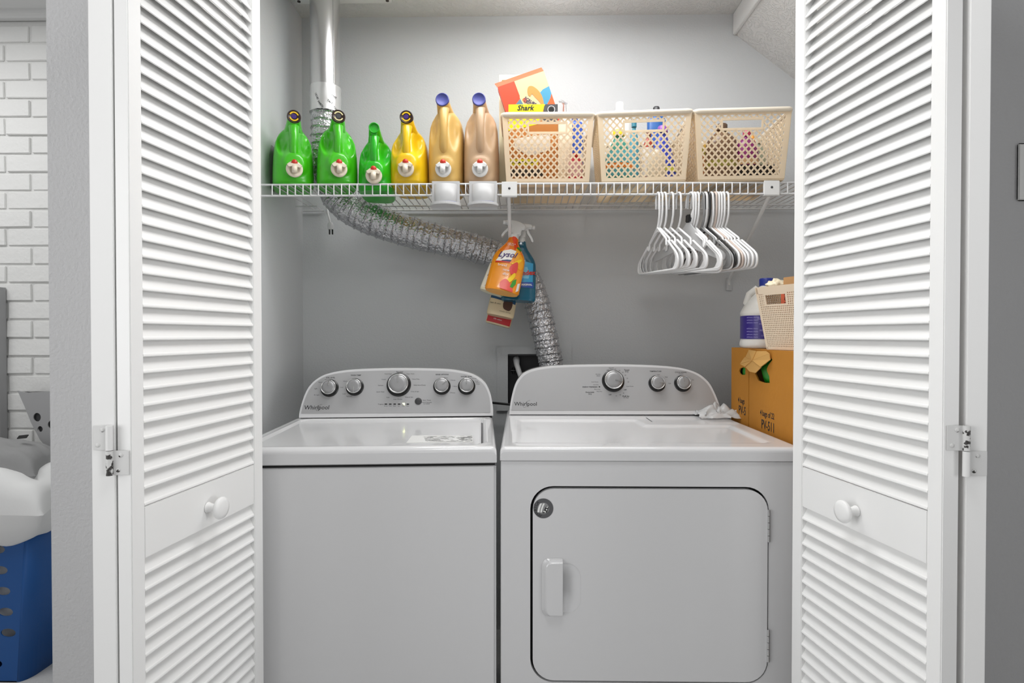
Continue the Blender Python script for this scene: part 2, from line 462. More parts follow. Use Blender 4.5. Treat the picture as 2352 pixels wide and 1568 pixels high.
# ================================================================ APPLIANCES
def rrect(x0, z0, x1, z1, r, n=8):
    pts = []
    for cx, cz, a in ((x1 - r, z1 - r, 0), (x0 + r, z1 - r, 90), (x0 + r, z0 + r, 180), (x1 - r, z0 + r, 270)):
        for i in range(n + 1):
            t = R(a + 90 * i / n); pts.append((cx + r * math.cos(t), cz + r * math.sin(t)))
    return pts
FR = frame(V((0, 0, 0)), V((1, 0, 0)), V((0, 0, 1)), V((0, -1, 0)))     # 2d (x,z) -> local, normal towards the viewer
def hslab(outer, holes, y, t):        # front plate in the xz plane at depth y, thickness t, with holes
    mb = MB(); Fm = TR(0, y, 0) @ FR
    flatpoly(mb, outer, Fm, holes); flatpoly(mb, outer, TR(0, y + t, 0) @ FR, holes)
    for lp in [outer] + (holes or []):
        n = len(lp); vs = [V((a, y, c)) for a, c in lp] + [V((a, y + t, c)) for a, c in lp]
        mb.add(vs, [(i, (i + 1) % n, (i + 1) % n + n, i + n) for i in range(n)])
    return mb
def seg_dist(p, a, b):
    ab = b - a; t = max(0, min(1, (p - a).dot(ab) / max(1e-12, ab.dot(ab)))); return (p - a - ab * t).length
def poly_sd(p, poly):
    d = 1e9; ins = False; n = len(poly)
    for i in range(n):
        a, c = poly[i], poly[(i + 1) % n]; d = min(d, seg_dist(p, a, c))
        if (a.y > p.y) != (c.y > p.y) and p.x < (c.x - a.x) * (p.y - a.y) / (c.y - a.y) + a.x: ins = not ins
    return -d if ins else d
def axis_samples(L, r, step, both=True):
    e = [r * (1 - math.cos(R(90) * i / 5)) for i in range(6)]
    n = max(2, int((L - (2 if both else 1) * r) / step)); mid = [r + (L - (2 if both else 1) * r) * i / n for i in range(1, n + (0 if both else 1))]
    return e + mid + ([L - q for q in e[::-1]] if both else [])
def top_field(W, D, zt, zb, r, hf, step=.007):
    xs_ = axis_samples(W, r, step); ys_ = axis_samples(D, r, step, False)
    def edge(t): return r - math.sqrt(max(0, r * r - (r - t) ** 2)) if t < r else 0
    mb = MB(); vs = []
    for y in ys_:
        for x in xs_:
            vs.append(V((x, y, zt - edge(x) - edge(W - x) - edge(y) - hf(x, y))))
    nx, ny = len(xs_), len(ys_)
    mb.add(vs, [(j * nx + i, j * nx + i + 1, (j + 1) * nx + i + 1, (j + 1) * nx + i) for j in range(ny - 1) for i in range(nx - 1)], True)
    loop = [vs[i] for i in range(nx)] + [vs[j * nx + nx - 1] for j in range(1, ny)] + [vs[(ny - 1) * nx + i] for i in range(nx - 2, -1, -1)] + [vs[j * nx] for j in range(ny - 2, 0, -1)]
    low = [V((p.x, p.y, zb)) for p in loop]; low2 = [V((min(max(p.x, .006), W - .006), max(p.y, .006), zb - .003)) for p in loop]
    mb.rings([loop, low, low2], False, False, True)
    return mb
def console(root, M, outer, inner, ybase, ztop, lean, depth, names=('console', 'control_panel')):
    L = R(lean); X = V((1, 0, 0)); Y = V((0, math.sin(L), math.cos(L))); Z = V((0, -math.cos(L), math.sin(L)))
    Fc = frame(V((0, ybase, ztop)), X, Y, Z)
    def to2(px, py, off=0):
        p = PL(px, py, M, V((0, ybase, ztop)) + Z * off, Z); q = Fc.inverted() @ p; return (q.x, q.y)
    po = [to2(*p) for p in outer]; pi = [to2(*p) for p in inner]
    low = min(p[1] for p in po)
    po = [(a, c - low + .0025 if c - low < .004 else c) for a, c in po]
    P3 = [Fc @ V((a, c, 0)) for a, c in po]
    MB().prism(P3, (0, depth, 0), True).build(names[0], 'enamel', root, bevel=.005, seg=3)
    MB().prism([Fc @ V((a, c, -.001)) for a, c in pi], Z * .0022).build(names[1], 'panel_grey', root)
    MB().prism([Fc @ V((a, -.001, -.004)) for a in (min(p[0] for p in po) + .004, max(p[0] for p in po) - .004)] + [Fc @ V((a, .006, -.004)) for a in (max(p[0] for p in po) - .004, min(p[0] for p in po) + .004)], (0, depth - .01, 0)).build('console_gap_fill', 'black_gap', root)  # black strip filling the gap under the console
    return Fc, to2
def smooth_poly(pts, n=5):        # Catmull-Rom through the listed points (open)
    out = []
    for i in range(len(pts) - 1):
        p0 = pts[max(i - 1, 0)]; p1 = pts[i]; p2 = pts[i + 1]; p3 = pts[min(i + 2, len(pts) - 1)]
        for k in range(n):
            t = k / n
            out.append(tuple(.5 * (2 * p1[j] + (-p0[j] + p2[j]) * t + (2 * p0[j] - 5 * p1[j] + 4 * p2[j] - p3[j]) * t * t + (-p0[j] + 3 * p1[j] - 3 * p2[j] + p3[j]) * t ** 3) for j in range(len(p1))))
    return out + [pts[-1]]
def dial(root, Fc, to2, px, py, rpx, ang, M, fsc):
    a, c = to2(px, py, .022); r = rpx * fsc
    K = Fc @ TR(a, c, 0)
    k = MB().lathe([(r * 1.22, .0013), (r * 1.2, .002), (r * 1.04, .0022), (r * 1.02, .004), (r * 1.0, .017), (r * .97, .02)], K, seg=40).build('knob', 'black_plastic', root, label='round control knob with dark skirt and grey face')
    MB().lathe([(r * .99, .0185), (r * 1.0, .0205), (r * .97, .0228), (r * .9, .0232), (r * .87, .0215)], K, seg=40, cap=False).build('knob_ring', 'chrome', k)
    MB().lathe([(r * .9, .0205), (r * .88, .0222), (r * .5, .0228), (.0005, .023)], K, seg=36).build('knob_face', 'knob_face', k)
    T = K @ Matrix.Rotation(-R(ang), 4, 'Z')
    MB().prism([T @ V((x, y, .0224)) for x, y in rrect(-r * .065, r * .12, r * .065, r * .9, r * .06, 3)], (T.to_3x3() @ V((0, 0, .0022)))).build('pointer', 'chrome', k)
def labels(mb, Fc, to2, items, fsc):
    for s, px, py, h, *o in items:
        a, c = to2(px, py, .0013)
        k = o[0] if o else {}
        put_text(mb, s, h * fsc, Fc @ TR(a, c, .0014), **k)
def cabinet(root, W, D, zt, name='cabinet'):
    MB().box2((.004, .012, .02), (W - .004, D, zt)).build(name, 'enamel', root, bevel=.006, seg=3)

# ---- dryer
DM = TR(-.0505, 1.348, 0); DW, DD = .7225, .665
ZT = .9115
dry = thing('dryer', 'wide white clothes dryer with a front door and a gray control panel, on the right', 'dryer', DM)
zs = PL(1400, 1060, DM, (0, .004, 0), (0, 1, 0)).z
dtop = lambda px, py: PL(px, py, DM, (0, 0, ZT), (0, 0, 1)).xy
rec = [dtop(*p) for p in ((1186, 1016), (1190.5, 963), (1462, 963), (1484, 975.5), (1676, 975.5), (1766, 1016))]
def drec(x, y):
    d = poly_sd(V((x, y)), rec); return .006 * sstep(.004, -.012, d)
top_field(DW, DD, ZT, zs + .0035, .012, drec).build('top_panel', 'enamel', dry)
y0 = .006
dz1 = PL(1500, 1117, DM, (0, y0, 0), (0, 1, 0)).z; dx0 = PL(1218, 1300, DM, (0, y0, 0), (0, 1, 0)).x; dx1 = PL(1765, 1300, DM, (0, y0, 0), (0, 1, 0)).x
dz0 = PL(1500, 1568, DM, (0, y0, 0), (0, 1, 0)).z
hole = rrect(dx0, dz0, dx1, dz1, .055)
hslab([(.002, .03), (DW - .002, .03), (DW - .002, zs), (.002, zs)], [hole], y0, .014).build('front_panel', 'enamel', dry)
MB().box2((.004, y0 + .016, .02), (DW - .004, DD - .01, zs - .002)).box2((.005, y0 + .003, zs - .001), (DW - .005, DD - .02, zs + .008)).build('cabinet', 'black_gap', dry)  # black core, painted shade behind the door groove and top seam
MB().box2((.0, .03, .02), (.0035, DD - .01, zs - .001)).build('side_panel', 'enamel', dry)
MB().box2((DW - .0035, .03, .02), (DW, DD - .01, zs - .001)).build('side_panel', 'enamel', dry)
MB().box2((.02, .03, 0), (DW - .02, DD - .03, .022)).build('base', 'dark_grey', dry)
g = .0058
# pocket of the handle
hp = lambda px, py: PL(px, py, DM, (0, y0 - .003, 0), (0, 1, 0))
pa_, pb_ = hp(1291, 1293), hp(1334, 1408)
px0, pz1, px1, pz0 = pa_.x, pa_.z, pb_.x, pb_.z
pr = (px1 - px0) * .75
pocket = [(px0 - .004, pz1), (px0 - .004, pz0)] + [(px1 - pr + pr * math.cos(t), pz0 + pr + pr * math.sin(t)) for t in [R(-90 + 90 * i / 8) for i in range(9)]] + [(px1 - pr + pr * math.cos(t), pz1 - pr + pr * math.sin(t)) for t in [R(90 * i / 8) for i in range(9)]]
dr_ = hslab(rrect(dx0 + g, dz0 + g, dx1 - g * .6, dz1 - g, .051), [pocket], y0 - .003, .016).build('door', 'enamel', dry, bevel=.0025, seg=2)
n_ = 14; vs = []; loop = pocket; cx_ = px0 - .004; cz_ = (pz0 + pz1) / 2
rg = []
for k in range(n_ + 1):
    t = k / n_; s_ = 1 - t * .9
    rg.append([V((cx_ + (a - cx_) * s_, y0 - .002 + .013 * sstep(0, 1, t), cz_ + (c - cz_) * s_)) for a, c in loop])
MB().rings(rg, True, False, True).build('handle_pocket', 'enamel', dr_)
ha, hb = hp(1244, 1281), hp(1292, 1415)
hpoly = [(hb.x, hb.z), (hb.x, ha.z)] + [(ha.x + .016 + .016 * math.cos(t), ha.z - .02 + .02 * math.sin(t)) for t in [R(90 + 90 * i / 6) for i in range(7)]] + [(ha.x + .016 + .016 * math.cos(t), hb.z + .02 + .02 * math.sin(t)) for t in [R(180 + 90 * i / 6) for i in range(7)]]
hc = V((hb.x, 0, (ha.z + hb.z) / 2))
rg = []
for yy, s_ in ((y0 - .0025, 1.0), (y0 - .0045, .985), (y0 - .008, .90), (y0 - .015, .82), (y0 - .0165, .78)):
    rg.append([V((hb.x + (a - hb.x) * s_, yy, hc.z + (c - hc.z) * (s_ * .5 + .5 if True else s_))) for a, c in hpoly])
MB().rings(rg, False, True, True).build('handle', 'enamel', dr_, bevel=.001)
# hinges of the door
for ya, yb in ((1170, 1245), (1445, 1520)):
    a = hp(1764, ya); c = hp(1764, yb); h = MB()
    n = 5
    for i in range(n):
        z0 = a.z + (c.z - a.z) * i / n; z1 = a.z + (c.z - a.z) * (i + .93) / n
        h.tube([(dx1 - .001, y0 - .0035, z0), (dx1 - .001, y0 - .0035, z1)], .0033, 10)
    h.build('door_hinge', 'chrome', dry, label='narrow metal knuckle hinge of the dryer door')
# round sticker
s = hp(1248, 1167); SF = TR(V((s.x, y0 - .0032, s.z))) @ FR; rs = 23 * 1.35 / F
st = MB().lathe([(rs, 0), (rs, .0003)], SF, seg=40).build('sticker', m_('sticker_grey', '#58585a', .4), dr_, label='round dark gray sticker reading AMERICA around a flag emblem')
mb = MB(); i_ = 'AMERICA'
for k, ch in enumerate(i_):
    t = R(248 - k * 19)
    put_text(mb, ch, rs * .42, SF @ TR(rs * .79 * math.cos(t), rs * .79 * math.sin(t), .0005), rot=t - R(90))
mb.build('lettering', 'ink', st)
mb = MB(); flatpoly(mb, circ(0, 0, rs * .58, 30), SF @ TR(0, 0, .0004)); mb.build('emblem_disc', 'hanger_grey', st)
mb = MB()
for k, (o, wd) in enumerate(((-.30, .13), (-.02, .11))):
    pts = [(rs * (o + .28 * math.sin(t * 1.6) * -1 - .0 + .1), rs * (.5 - t)) for t in [i / 10 for i in range(10)]]
    pp = [(x - rs * wd, y) for x, y in pts] + [(x + rs * wd * .6, y) for x, y in pts[::-1]]
    flatpoly(mb, pp, SF @ TR(0, 0, .0006))
def star(cx, cy, r): return [(cx + (r if i % 2 == 0 else r * .42) * math.sin(math.pi * i / 5), cy + (r if i % 2 == 0 else r * .42) * math.cos(math.pi * i / 5)) for i in range(10)]
mb.build('emblem_stripes', 'white_plastic', st)
mb = MB(); flatpoly(mb, [(rs * x, rs * y) for x, y in ((-.1, -.5), (.35, -.45), (.55, .1), (.3, .25))], SF @ TR(0, 0, .0007)); mb.build('emblem_field', 'ink', st)
mb = MB()
for x, y in ((.08, -.3), (.32, -.12), (.38, .12), (.2, -.35)): flatpoly(mb, star(rs * x, rs * y, rs * .12), SF @ TR(0, 0, .0009))
mb.build('emblem_stars', 'white_plastic', st)
# lint lid line
a = dtop(1484, 959); c = dtop(1497, 968)
mb = MB().box2((a.x, a.y - .0, 0), (a.x, a.y, 0)); mb = MB()
mb.prism([(a.x - .001, a.y, ZT + .0004), (a.x + .0015, a.y, ZT + .0004), (c.x + .0015, c.y, ZT + .0004), (c.x - .001, c.y, ZT + .0004)], (0, 0, .0003)); mb.build('lint_lid_gap', 'dark_grey', dry)
outer = [(1169.5, 954), (1172.4, 925.4), (1179.7, 894), (1188, 874.5), (1202.7, 857.6), (1227, 847.4), (1261, 841.8), (1300, 839.4), (1348, 838.2), (1421, 837.7), (1493.5, 839.4), (1542, 842.5), (1578, 847.9), (1607.5, 860), (1629, 879.4), (1641, 901), (1650, 923), (1654, 938), (1656, 954)]
inner = [(1174.5, 942), (1177, 925.4), (1184, 895), (1192, 877), (1206, 861), (1229, 851.4), (1262, 845.8), (1300, 843.4), (1348, 842.2), (1421, 841.7), (1493, 843.4), (1541, 846.5), (1576, 852), (1603.5, 863.5), (1624.5, 882), (1636.5, 903), (1645.5, 925), (1650.5, 942)]
ybd = PL(1400, 954, DM, (0, 0, ZT), (0, 0, 1)).y
Fc, to2 = console(dry, DM, smooth_poly(outer), smooth_poly(inner), ybd, ZT, 17, .085)
fs = 1.9 / F
for px, py, r_, a_ in ((1410.5, 871.5, 21.3, 103), (1512, 877.5, 16, 92), (1571.5, 877.5, 16, -8)): dial(dry, Fc, to2, px, py, r_, a_, DM, fs)
D_ = lambda x, y: (1130 + x / 4.126, 780 + y / 4.126)
items = []
B_ = dict(offset=.0002)
def it(s, x, y, h, f=D_, **k): items.append((s, *f(x, y), h, k))
it('Whirlpool', 320, 609, 12.5, offset=.0001)
for s, x, y in (('HEATED', 1130, 268), ('Dry', 1130, 280), ('50', 1170, 279), ('50', 1208, 292), ('40', 1240, 309), ('40', 1264, 336), ('30', 1282, 366), ('20', 1292, 400), ('Wrinkle', 1005, 327), ('Shield', 1008, 342), ('Cool Down', 975, 400), ('Less Dry', 985, 426), ('More Dry', 998, 470), ('Very Dry', 1018, 490), ('Cool Down', 1308, 442), ('30', 1246, 506), ('20', 1215, 522), ('10', 1177, 532), ('No Heat', 1270, 550), ('Low', 1578, 330), ('Med', 1652, 354), ('High', 1684, 413), ('Volume', 1792, 322), ('On', 1905, 380)): it(s, x, y, 3.4)
for s, x, y, h in (('OFF', 1100, 290, 3.8), ('OFF', 1120, 521, 3.8), ('OFF', 1262, 475, 3.8), ('Timed', 1276, 287, 4.8), ('Dry', 1278, 302, 4.8), ('Automatic', 928, 497, 4.8), ('Dry', 930, 514, 4.8), ('Fluff Air', 1270, 536, 4.8), ('ENERGY PREFERRED', 930, 448, 3.9), ('TEMPERATURE', 1550, 300, 4.1), ('CYCLE SIGNAL', 1790, 309, 4.1)): it(s, x, y, h, offset=.00012)
mb = MB(); labels(mb, Fc, to2, items, fs)
def swirl(mb, Fc, to2, cx, cy, s):
    pts = [to2(cx + s * x, cy + s * y, .0013) for x, y in [(1.0 * math.cos(t) * .75 - math.sin(t) * .28, -(math.cos(t) * .75 + math.sin(t) * .28)) for t in [R(k * 12) for k in range(24)]]]
    for i in range(len(pts) - 1):
        a, c = V(pts[i]), V(pts[i + 1]); d = (c - a); n = V((-d.y, d.x)).normalized() * .00028
        flatpoly(mb, [a - n, c - n, c + n, a + n], Fc @ TR(0, 0, .0015))
swirl(mb, Fc, to2, *D_(330, 609), 10)
a, c = to2(*D_(1018, 446), .0013); flatpoly(mb, circ(a, c, .0028, 12, .002), Fc @ TR(0, 0, .0015))
mb.build('lettering', 'ink', dry)

# ---- washer
WA = R(4.0); WW, WD = .6355, .66
WR = V((-.0585, 1.352, 0)); u_ = V((math.cos(WA), math.sin(WA), 0))
WM = TR(WR - u_ * WW) @ Matrix.Rotation(WA, 4, 'Z')
wash = thing('washing_machine', 'narrower white top-loading washer with a gray control panel, on the left', 'washing machine', WM)
zsw = PL(1100, 1065.5, WM, (0, .004, 0), (0, 1, 0)).z
wt = lambda px, py: PL(px, py, WM, (0, 0, ZT), (0, 0, 1)).xy
lr1, lr0 = wt(1112, 966), wt(1107, 1022)
lfr = wt(900, 1023.5); lbk = wt(900, 962.5)
lx1 = (lr1.x + lr0.x) / 2; lx0 = wt(670, 978).x
ly0, ly1 = lfr.y, lbk.y
lidp = [V(p) for p in rrect(lx0, ly0, lx1, ly1, .03, 5)]
def wrec(x, y):
    d = poly_sd(V((x, y)), lidp); return .012 * sstep(.0035, .0005, d) - .0025 * sstep(.02, .006, d) * (1 - sstep(.0035, .0005, d))
top_field(WW, WD, ZT, zsw + .0045, .013, wrec, .006).build('top_deck', 'enamel', wash)
MB().prism([V((p.x, p.y, ZT - .0115)) for p in [V(q) for q in rrect(lx0 + .003, ly0 + .003, lx1 - .0065, ly1 - .003, .028, 6)]], (0, 0, .0105)).build('lid', 'enamel', wash, bevel=.0035, seg=3)
MB().box2((lx1 - .0055, ly0 + .012, ZT - .0118), (lx1 - .001, ly1 - .012, ZT - .010)).build('lid_gap', 'dark_grey', wash)
MB().box2((.001, .006, .03), (WW - .001, WD - .02, zsw)).build('cabinet', 'enamel', wash, bevel=.006, seg=3)
MB().box2((.0045, .0085, zsw - .004), (WW - .0045, WD - .03, zsw + .008)).build('deck_seam', 'black_gap', wash)  # black filler near the seam's face, stands in for its shade
MB().box2((.02, .03, 0), (WW - .02, WD - .05, .03)).build('base', 'dark_grey', wash)
lz = ZT - .0008
sa = [PL(*p, WM, (0, 0, lz), (0, 0, 1)) for p in ((933, 1017), (946, 1000), (1086, 999.5), (1085.5, 1015.5))]
MB().prism(sa, (0, 0, .0003)).build('sticker', 'white_plastic', wash, label='worn rectangular label with faded black print on the lid')
sa = [PL(*p, WM, (0, 0, lz + .0004), (0, 0, 1)) for p in ((978, 1013), (973, 1002), (1085, 1000.5), (1084.5, 1014))]
MB().prism(sa, (0, 0, .0002)).build('sticker_print', 'worn_print', wash)
outer = [(686.6, 962), (687.6, 947.6), (693, 926), (700.4, 905), (711, 886), (728, 870), (751.4, 858.3), (787.6, 851.5), (830, 848.3), (893.8, 846.6), (957.6, 846.6), (1021.4, 848.3), (1053, 852), (1081, 858.3), (1102, 869), (1117, 883.8), (1126.6, 905), (1131, 926.3), (1132.5, 940), (1133, 957)]
inner = [(692, 949), (697, 928), (704.6, 907), (714.6, 889), (730.5, 873.8), (753, 862.6), (788, 855.7), (830, 852.3), (893.8, 850.6), (957.6, 850.6), (1021, 852.2), (1051.5, 855.8), (1078.5, 861.8), (1099, 872), (1113.5, 886.5), (1122.5, 907), (1126, 927), (1126.5, 947)]
ybw = PL(910, 959.5, WM, (0, 0, ZT), (0, 0, 1)).y
Fw, tw = console(wash, WM, smooth_poly(outer), smooth_poly(inner), ybw, ZT, 17, .085)
fs = 1.9 / F
for px, py, r_, a_ in ((753.5, 888, 16.3, 6), (812, 885.5, 16.3, 178), (914, 880, 22.3, 0), (1014, 884, 16, 48), (1071.5, 884, 16, 0)): dial(wash, Fw, tw, px, py, r_, a_, WM, fs)
W_ = lambda x, y: (660 + x / 4.704, 820 + y / 4.704)
items = []
it('Whirlpool', 317, 545, 13, W_, offset=.0001, shear=.1)
for s, x, y in (('Normal', 430, 243), ('Heavy', 357, 271), ('Light', 308, 340), ('Ex Light', 318, 408), ('Hot', 712, 232), ('Warm', 625, 260), ('Cool', 587, 326), ('Cold', 612, 397), ('Tap Cold', 667, 423), ('Cold Wash', 1090, 181), ('Casual', 1040, 240), ('Delicate', 1008, 305), ('Quick Wash', 1005, 375), ('Soak', 1087, 434), ('Clean Washer', 1193, 455), ('Super Wash', 1330, 180), ('Heavy Duty', 1388, 237), ('Bulky Items/Sheets', 1430, 302), ('Drain & Spin', 1380, 372), ('Rinse & Spin', 1317, 432), ('1 Rinse', 1708, 222), ('2 Rinses', 1788, 249), ('1 Rinse', 1808, 315), ('2 Rinses', 1785, 384), ('Auto Sensing', 1998, 230), ('Deep', 2045, 258), ('Water', 2055, 275), ('Wash', 2060, 292), ('Progress', 1010, 508), ('Start / Pause', 1507, 465), ('Hold 3 Seconds', 1505, 488), ('to Cancel', 1505, 503)): it(s, x, y, 3.5, W_)
for s, x in (('Sensing', 1063), ('Wash', 1110), ('Rinse', 1158), ('Spin', 1205), ('Final', 1252), ('Done', 1301)): it(s, x, 527, 2.6, W_)
it('Normal', 1212, 160, 4.8, W_, offset=.0001, shear=.2)
for s, x, y in (('SOIL LEVEL', 467, 222), ('WASH TEMP', 741, 196), ('RINSE OPTIONS', 1673, 188), ('WATER LEVEL', 1935, 210)): it(s, x, y, 4.1, W_, offset=.00012)
mb = MB(); labels(mb, Fw, tw, items, fs); swirl(mb, Fw, tw, *W_(345, 545), 9); mb.build('lettering', 'ink', wash)
MT['led'] = mat('led', '#f4ff9a', .4, emit=6)
for k, x in enumerate((1065, 1112, 1160, 1207, 1255, 1302)):
    a, c = tw(*W_(x, 507), .0013); on = k == 4
    MB().prism([Fw @ V((a + q[0], c + q[1], .001)) for q in (rrect(-.0042, -.0016, .0042, .0016, .0012, 3) if not on else [(-.004, .003), (.0035, .0035), (.0035, -.0035)])], Fw.to_3x3() @ V((0, 0, .001))).build('indicator_light', 'led' if on else 'black_plastic', wash, label='lit yellow green indicator light' if on else None)
a, c = tw(*W_(1415, 476), .0013)
MB().lathe([(.0112, .001), (.0112, .003), (.0095, .0038), (.001, .0036)], Fw @ TR(a, c, 0), seg=28).build('start_button', 'dark_grey', wash)

# ---------------------------------------------------------------- outlet box behind the machines
ob = thing('outlet_box', 'recessed washer outlet box with a flat painted frame on the closet back wall', 'outlet box', TR(hx0, WB, hz0))
fx0, fx1 = P(1141, 850, WB).x, P(1312, 850, WB).x; fz1, fz0 = P(1200, 795, WB).z, P(1200, 943, WB).z
o_ = lambda x, z: (x - hx0, z - hz0)
hslab([o_(fx0, fz0), o_(fx1, fz0), o_(fx1, fz1), o_(fx0, fz1)], [[o_(hx0 + .008, hz0 + .006), o_(hx1 - .002, hz0 + .006), o_(hx1 - .002, hz1), o_(hx0 + .008, hz1)]], -.009, .0085).build('flange', 'closet_paint', ob, bevel=.002)
a = o_(fx0, fz0); c = o_(fx1, P(1200, 925, WB).z)
MB().box2((a[0], -.016, a[1]), (c[0], -.0085, c[1])).build('flange_ledge', 'closet_paint', ob, bevel=.002)
m = MB(); Wd, Hd = hx1 - hx0, hz1 - hz0
m.box2((.001, .09, .001), (Wd - .001, .1, Hd - .001)).box2((.001, .0, .001), (.006, .09, Hd - .001)).box2((Wd - .006, 0, .001), (Wd - .001, .09, Hd - .001)).box2((.006, 0, .001), (Wd - .006, .09, .006)).box2((.006, 0, Hd - .006), (Wd - .006, .09, Hd - .001))
m.build('recess', 'dark_grey', ob)
hv = P(1186, 826, WB + .03) - V((hx0, WB, hz0)); he = P(1200, 905, WB + .0) - V((hx0, WB, hz0))
MB().tube([hv + V((0, .055, .004)), hv, hv + V((.002, -.012, -.02)), V((he.x - .006, .0, (hv.z + he.z) / 2)), V((he.x, -.01, he.z))], [.013, .014, .011, .010, .010], 14).build('supply_hose', 'hanger_white', ob)
m = MB(); kx = P(1180, 852, WB + .04) - V((hx0, WB, hz0))
m.tube([kx + V((-.012, 0, .002)), kx + V((.02, 0, .0))], .006, 10).tube([kx + V((0, 0, -.012)), kx + V((0, 0, .014))], .005, 10).tube([kx + V((.004, .03, 0)), kx + V((.004, 0, 0))], .008, 12)
m.build('valve', 'black_plastic', ob)
DMi = DM.inverted()
MB().tube([DMi @ q for q in (V((.16, 1.99, .85)), P(1190, 932, 2.12), P(1170, 928.5, 2.13), P(1134, 925, 2.13), P(1120, 924, 2.15), P(1105, 930, WB - .004))], .0045, 8).build('power_cord', 'black_plastic', dry, label='black power cord')

# ================================================================ WIRE SHELF
SY = 1.866                                  # front edge
SZ = P(1200, 420.5, SY).z                   # deck height
SL = P(1200, 447.5, SY).z                   # bottom rod of the lip
SB = WB - .012
shelf = thing('wire_shelf', 'long white wire shelf with a front lip running across the closet', 'shelf', TR(0, SY, SZ))
wr = .0026
S = lambda x, y, z: V((x, y - SY, z - SZ))
def rod(nm, pts, r, lab=None): return MB().tube([S(*p) for p in pts], r, 8).build(nm, 'wire_white', shelf, label=lab)
duct_x0, duct_x1 = P(716, 470, 2.05).x - .02, P(790, 470, 2.05).x + .03
XE = XR - .004
rod('front_rod', [(XL + .006, SY, SZ - .002), (XE, SY, SZ - .002)], .0034)
rod('front_rod', [(XL + .006, SY, SL), (XE, SY, SL)], .0036)
ym = 1.866 + (SB - 1.866) * .80
for y, r_ in ((ym, .003), (SB, .0032)):
    rod('rear_rod', [(XL + .006, y, SZ - .006), (duct_x0, y, SZ - .006)], r_)
    rod('rear_rod', [(duct_x1, y, SZ - .006), (XE, y, SZ - .006)], r_)
pitch_x = P(1216, 430, SY).x - P(1198.1, 430, SY).x
xw0 = P(626.2, 430, SY).x
k = 0; wme = {}
while True:
    x = xw0 + pitch_x * k; k += 1
    if x > XE - .01: break
    cut = duct_x0 < x < duct_x1
    if cut not in wme:
        ye = 1.985 if cut else SB
        pts = [(0, ye - SY, 0), (0, .012, 0), (0, .0, -.001), (0, -.0036, -.004), (0, -.0036, SL - SZ)]
        o = MB().tube(pts, .0021, 6).build('cross_wire', 'wire_white', shelf); o.location.x = x; wme[cut] = o.data
    else: link('cross_wire', wme[cut], shelf, (x, 0, 0))
MB().box2(S(XL + .0005, SY - .01, SL - .008), S(XL + .009, SY + .012, SZ + .004)).build('end_cap', 'white_plastic', shelf, bevel=.002)
for px, lab in ((1170, 'white wire-shelf support bracket hanging straight down beside the white cup holder'), (1770, 'white angled wire-shelf support bracket right of the hangers')):
    x = P(px, 432, SY).x
    br = thing('shelf_bracket', lab, 'bracket', TR(x, SY, SZ))
    hw = .0253
    m = MB().box2((-hw, -.0095, SL - SZ - .006), (hw, -.0065, .003)).box2((-hw, -.0095, SL - SZ - .008), (hw, .006, SL - SZ - .0045))
    m.build('clip_plate', 'white_plastic', br, bevel=.0012)
    MB().lathe([(.0042, 0), (.0035, .001), (.001, .0013)], TR(.0, -.0095, -.019) @ Matrix.Rotation(R(90), 4, 'X'), seg=14).build('screw', 'dark_grey', br)
    ax = P(1674, 630, WB).x if px > 1500 else P(1174, 630, WB).x
    za_ = P(1674, 643, WB).z
    a = V((-.002, .004, SL - SZ - .005)); c = V((ax - x, WB - .004 - SY, za_ - SZ))
    m = MB().tube([a + V((0, 0, .01)), a, a.lerp(c, .02), a.lerp(c, .97), c + V((0, 0, -.004)), c + V((0, .0, -.02))], [.0045, .0055, .0062, .0062, .0055, .005], 12)
    m.build('brace', 'white_plastic', br)
    MB().box2((c.x - .011, WB - .006 - SY, c.z - .042), (c.x + .011, WB - .0005 - SY, c.z + .008)).build('wall_plate', 'closet_paint', br, bevel=.0015)
    br['label'] = lab

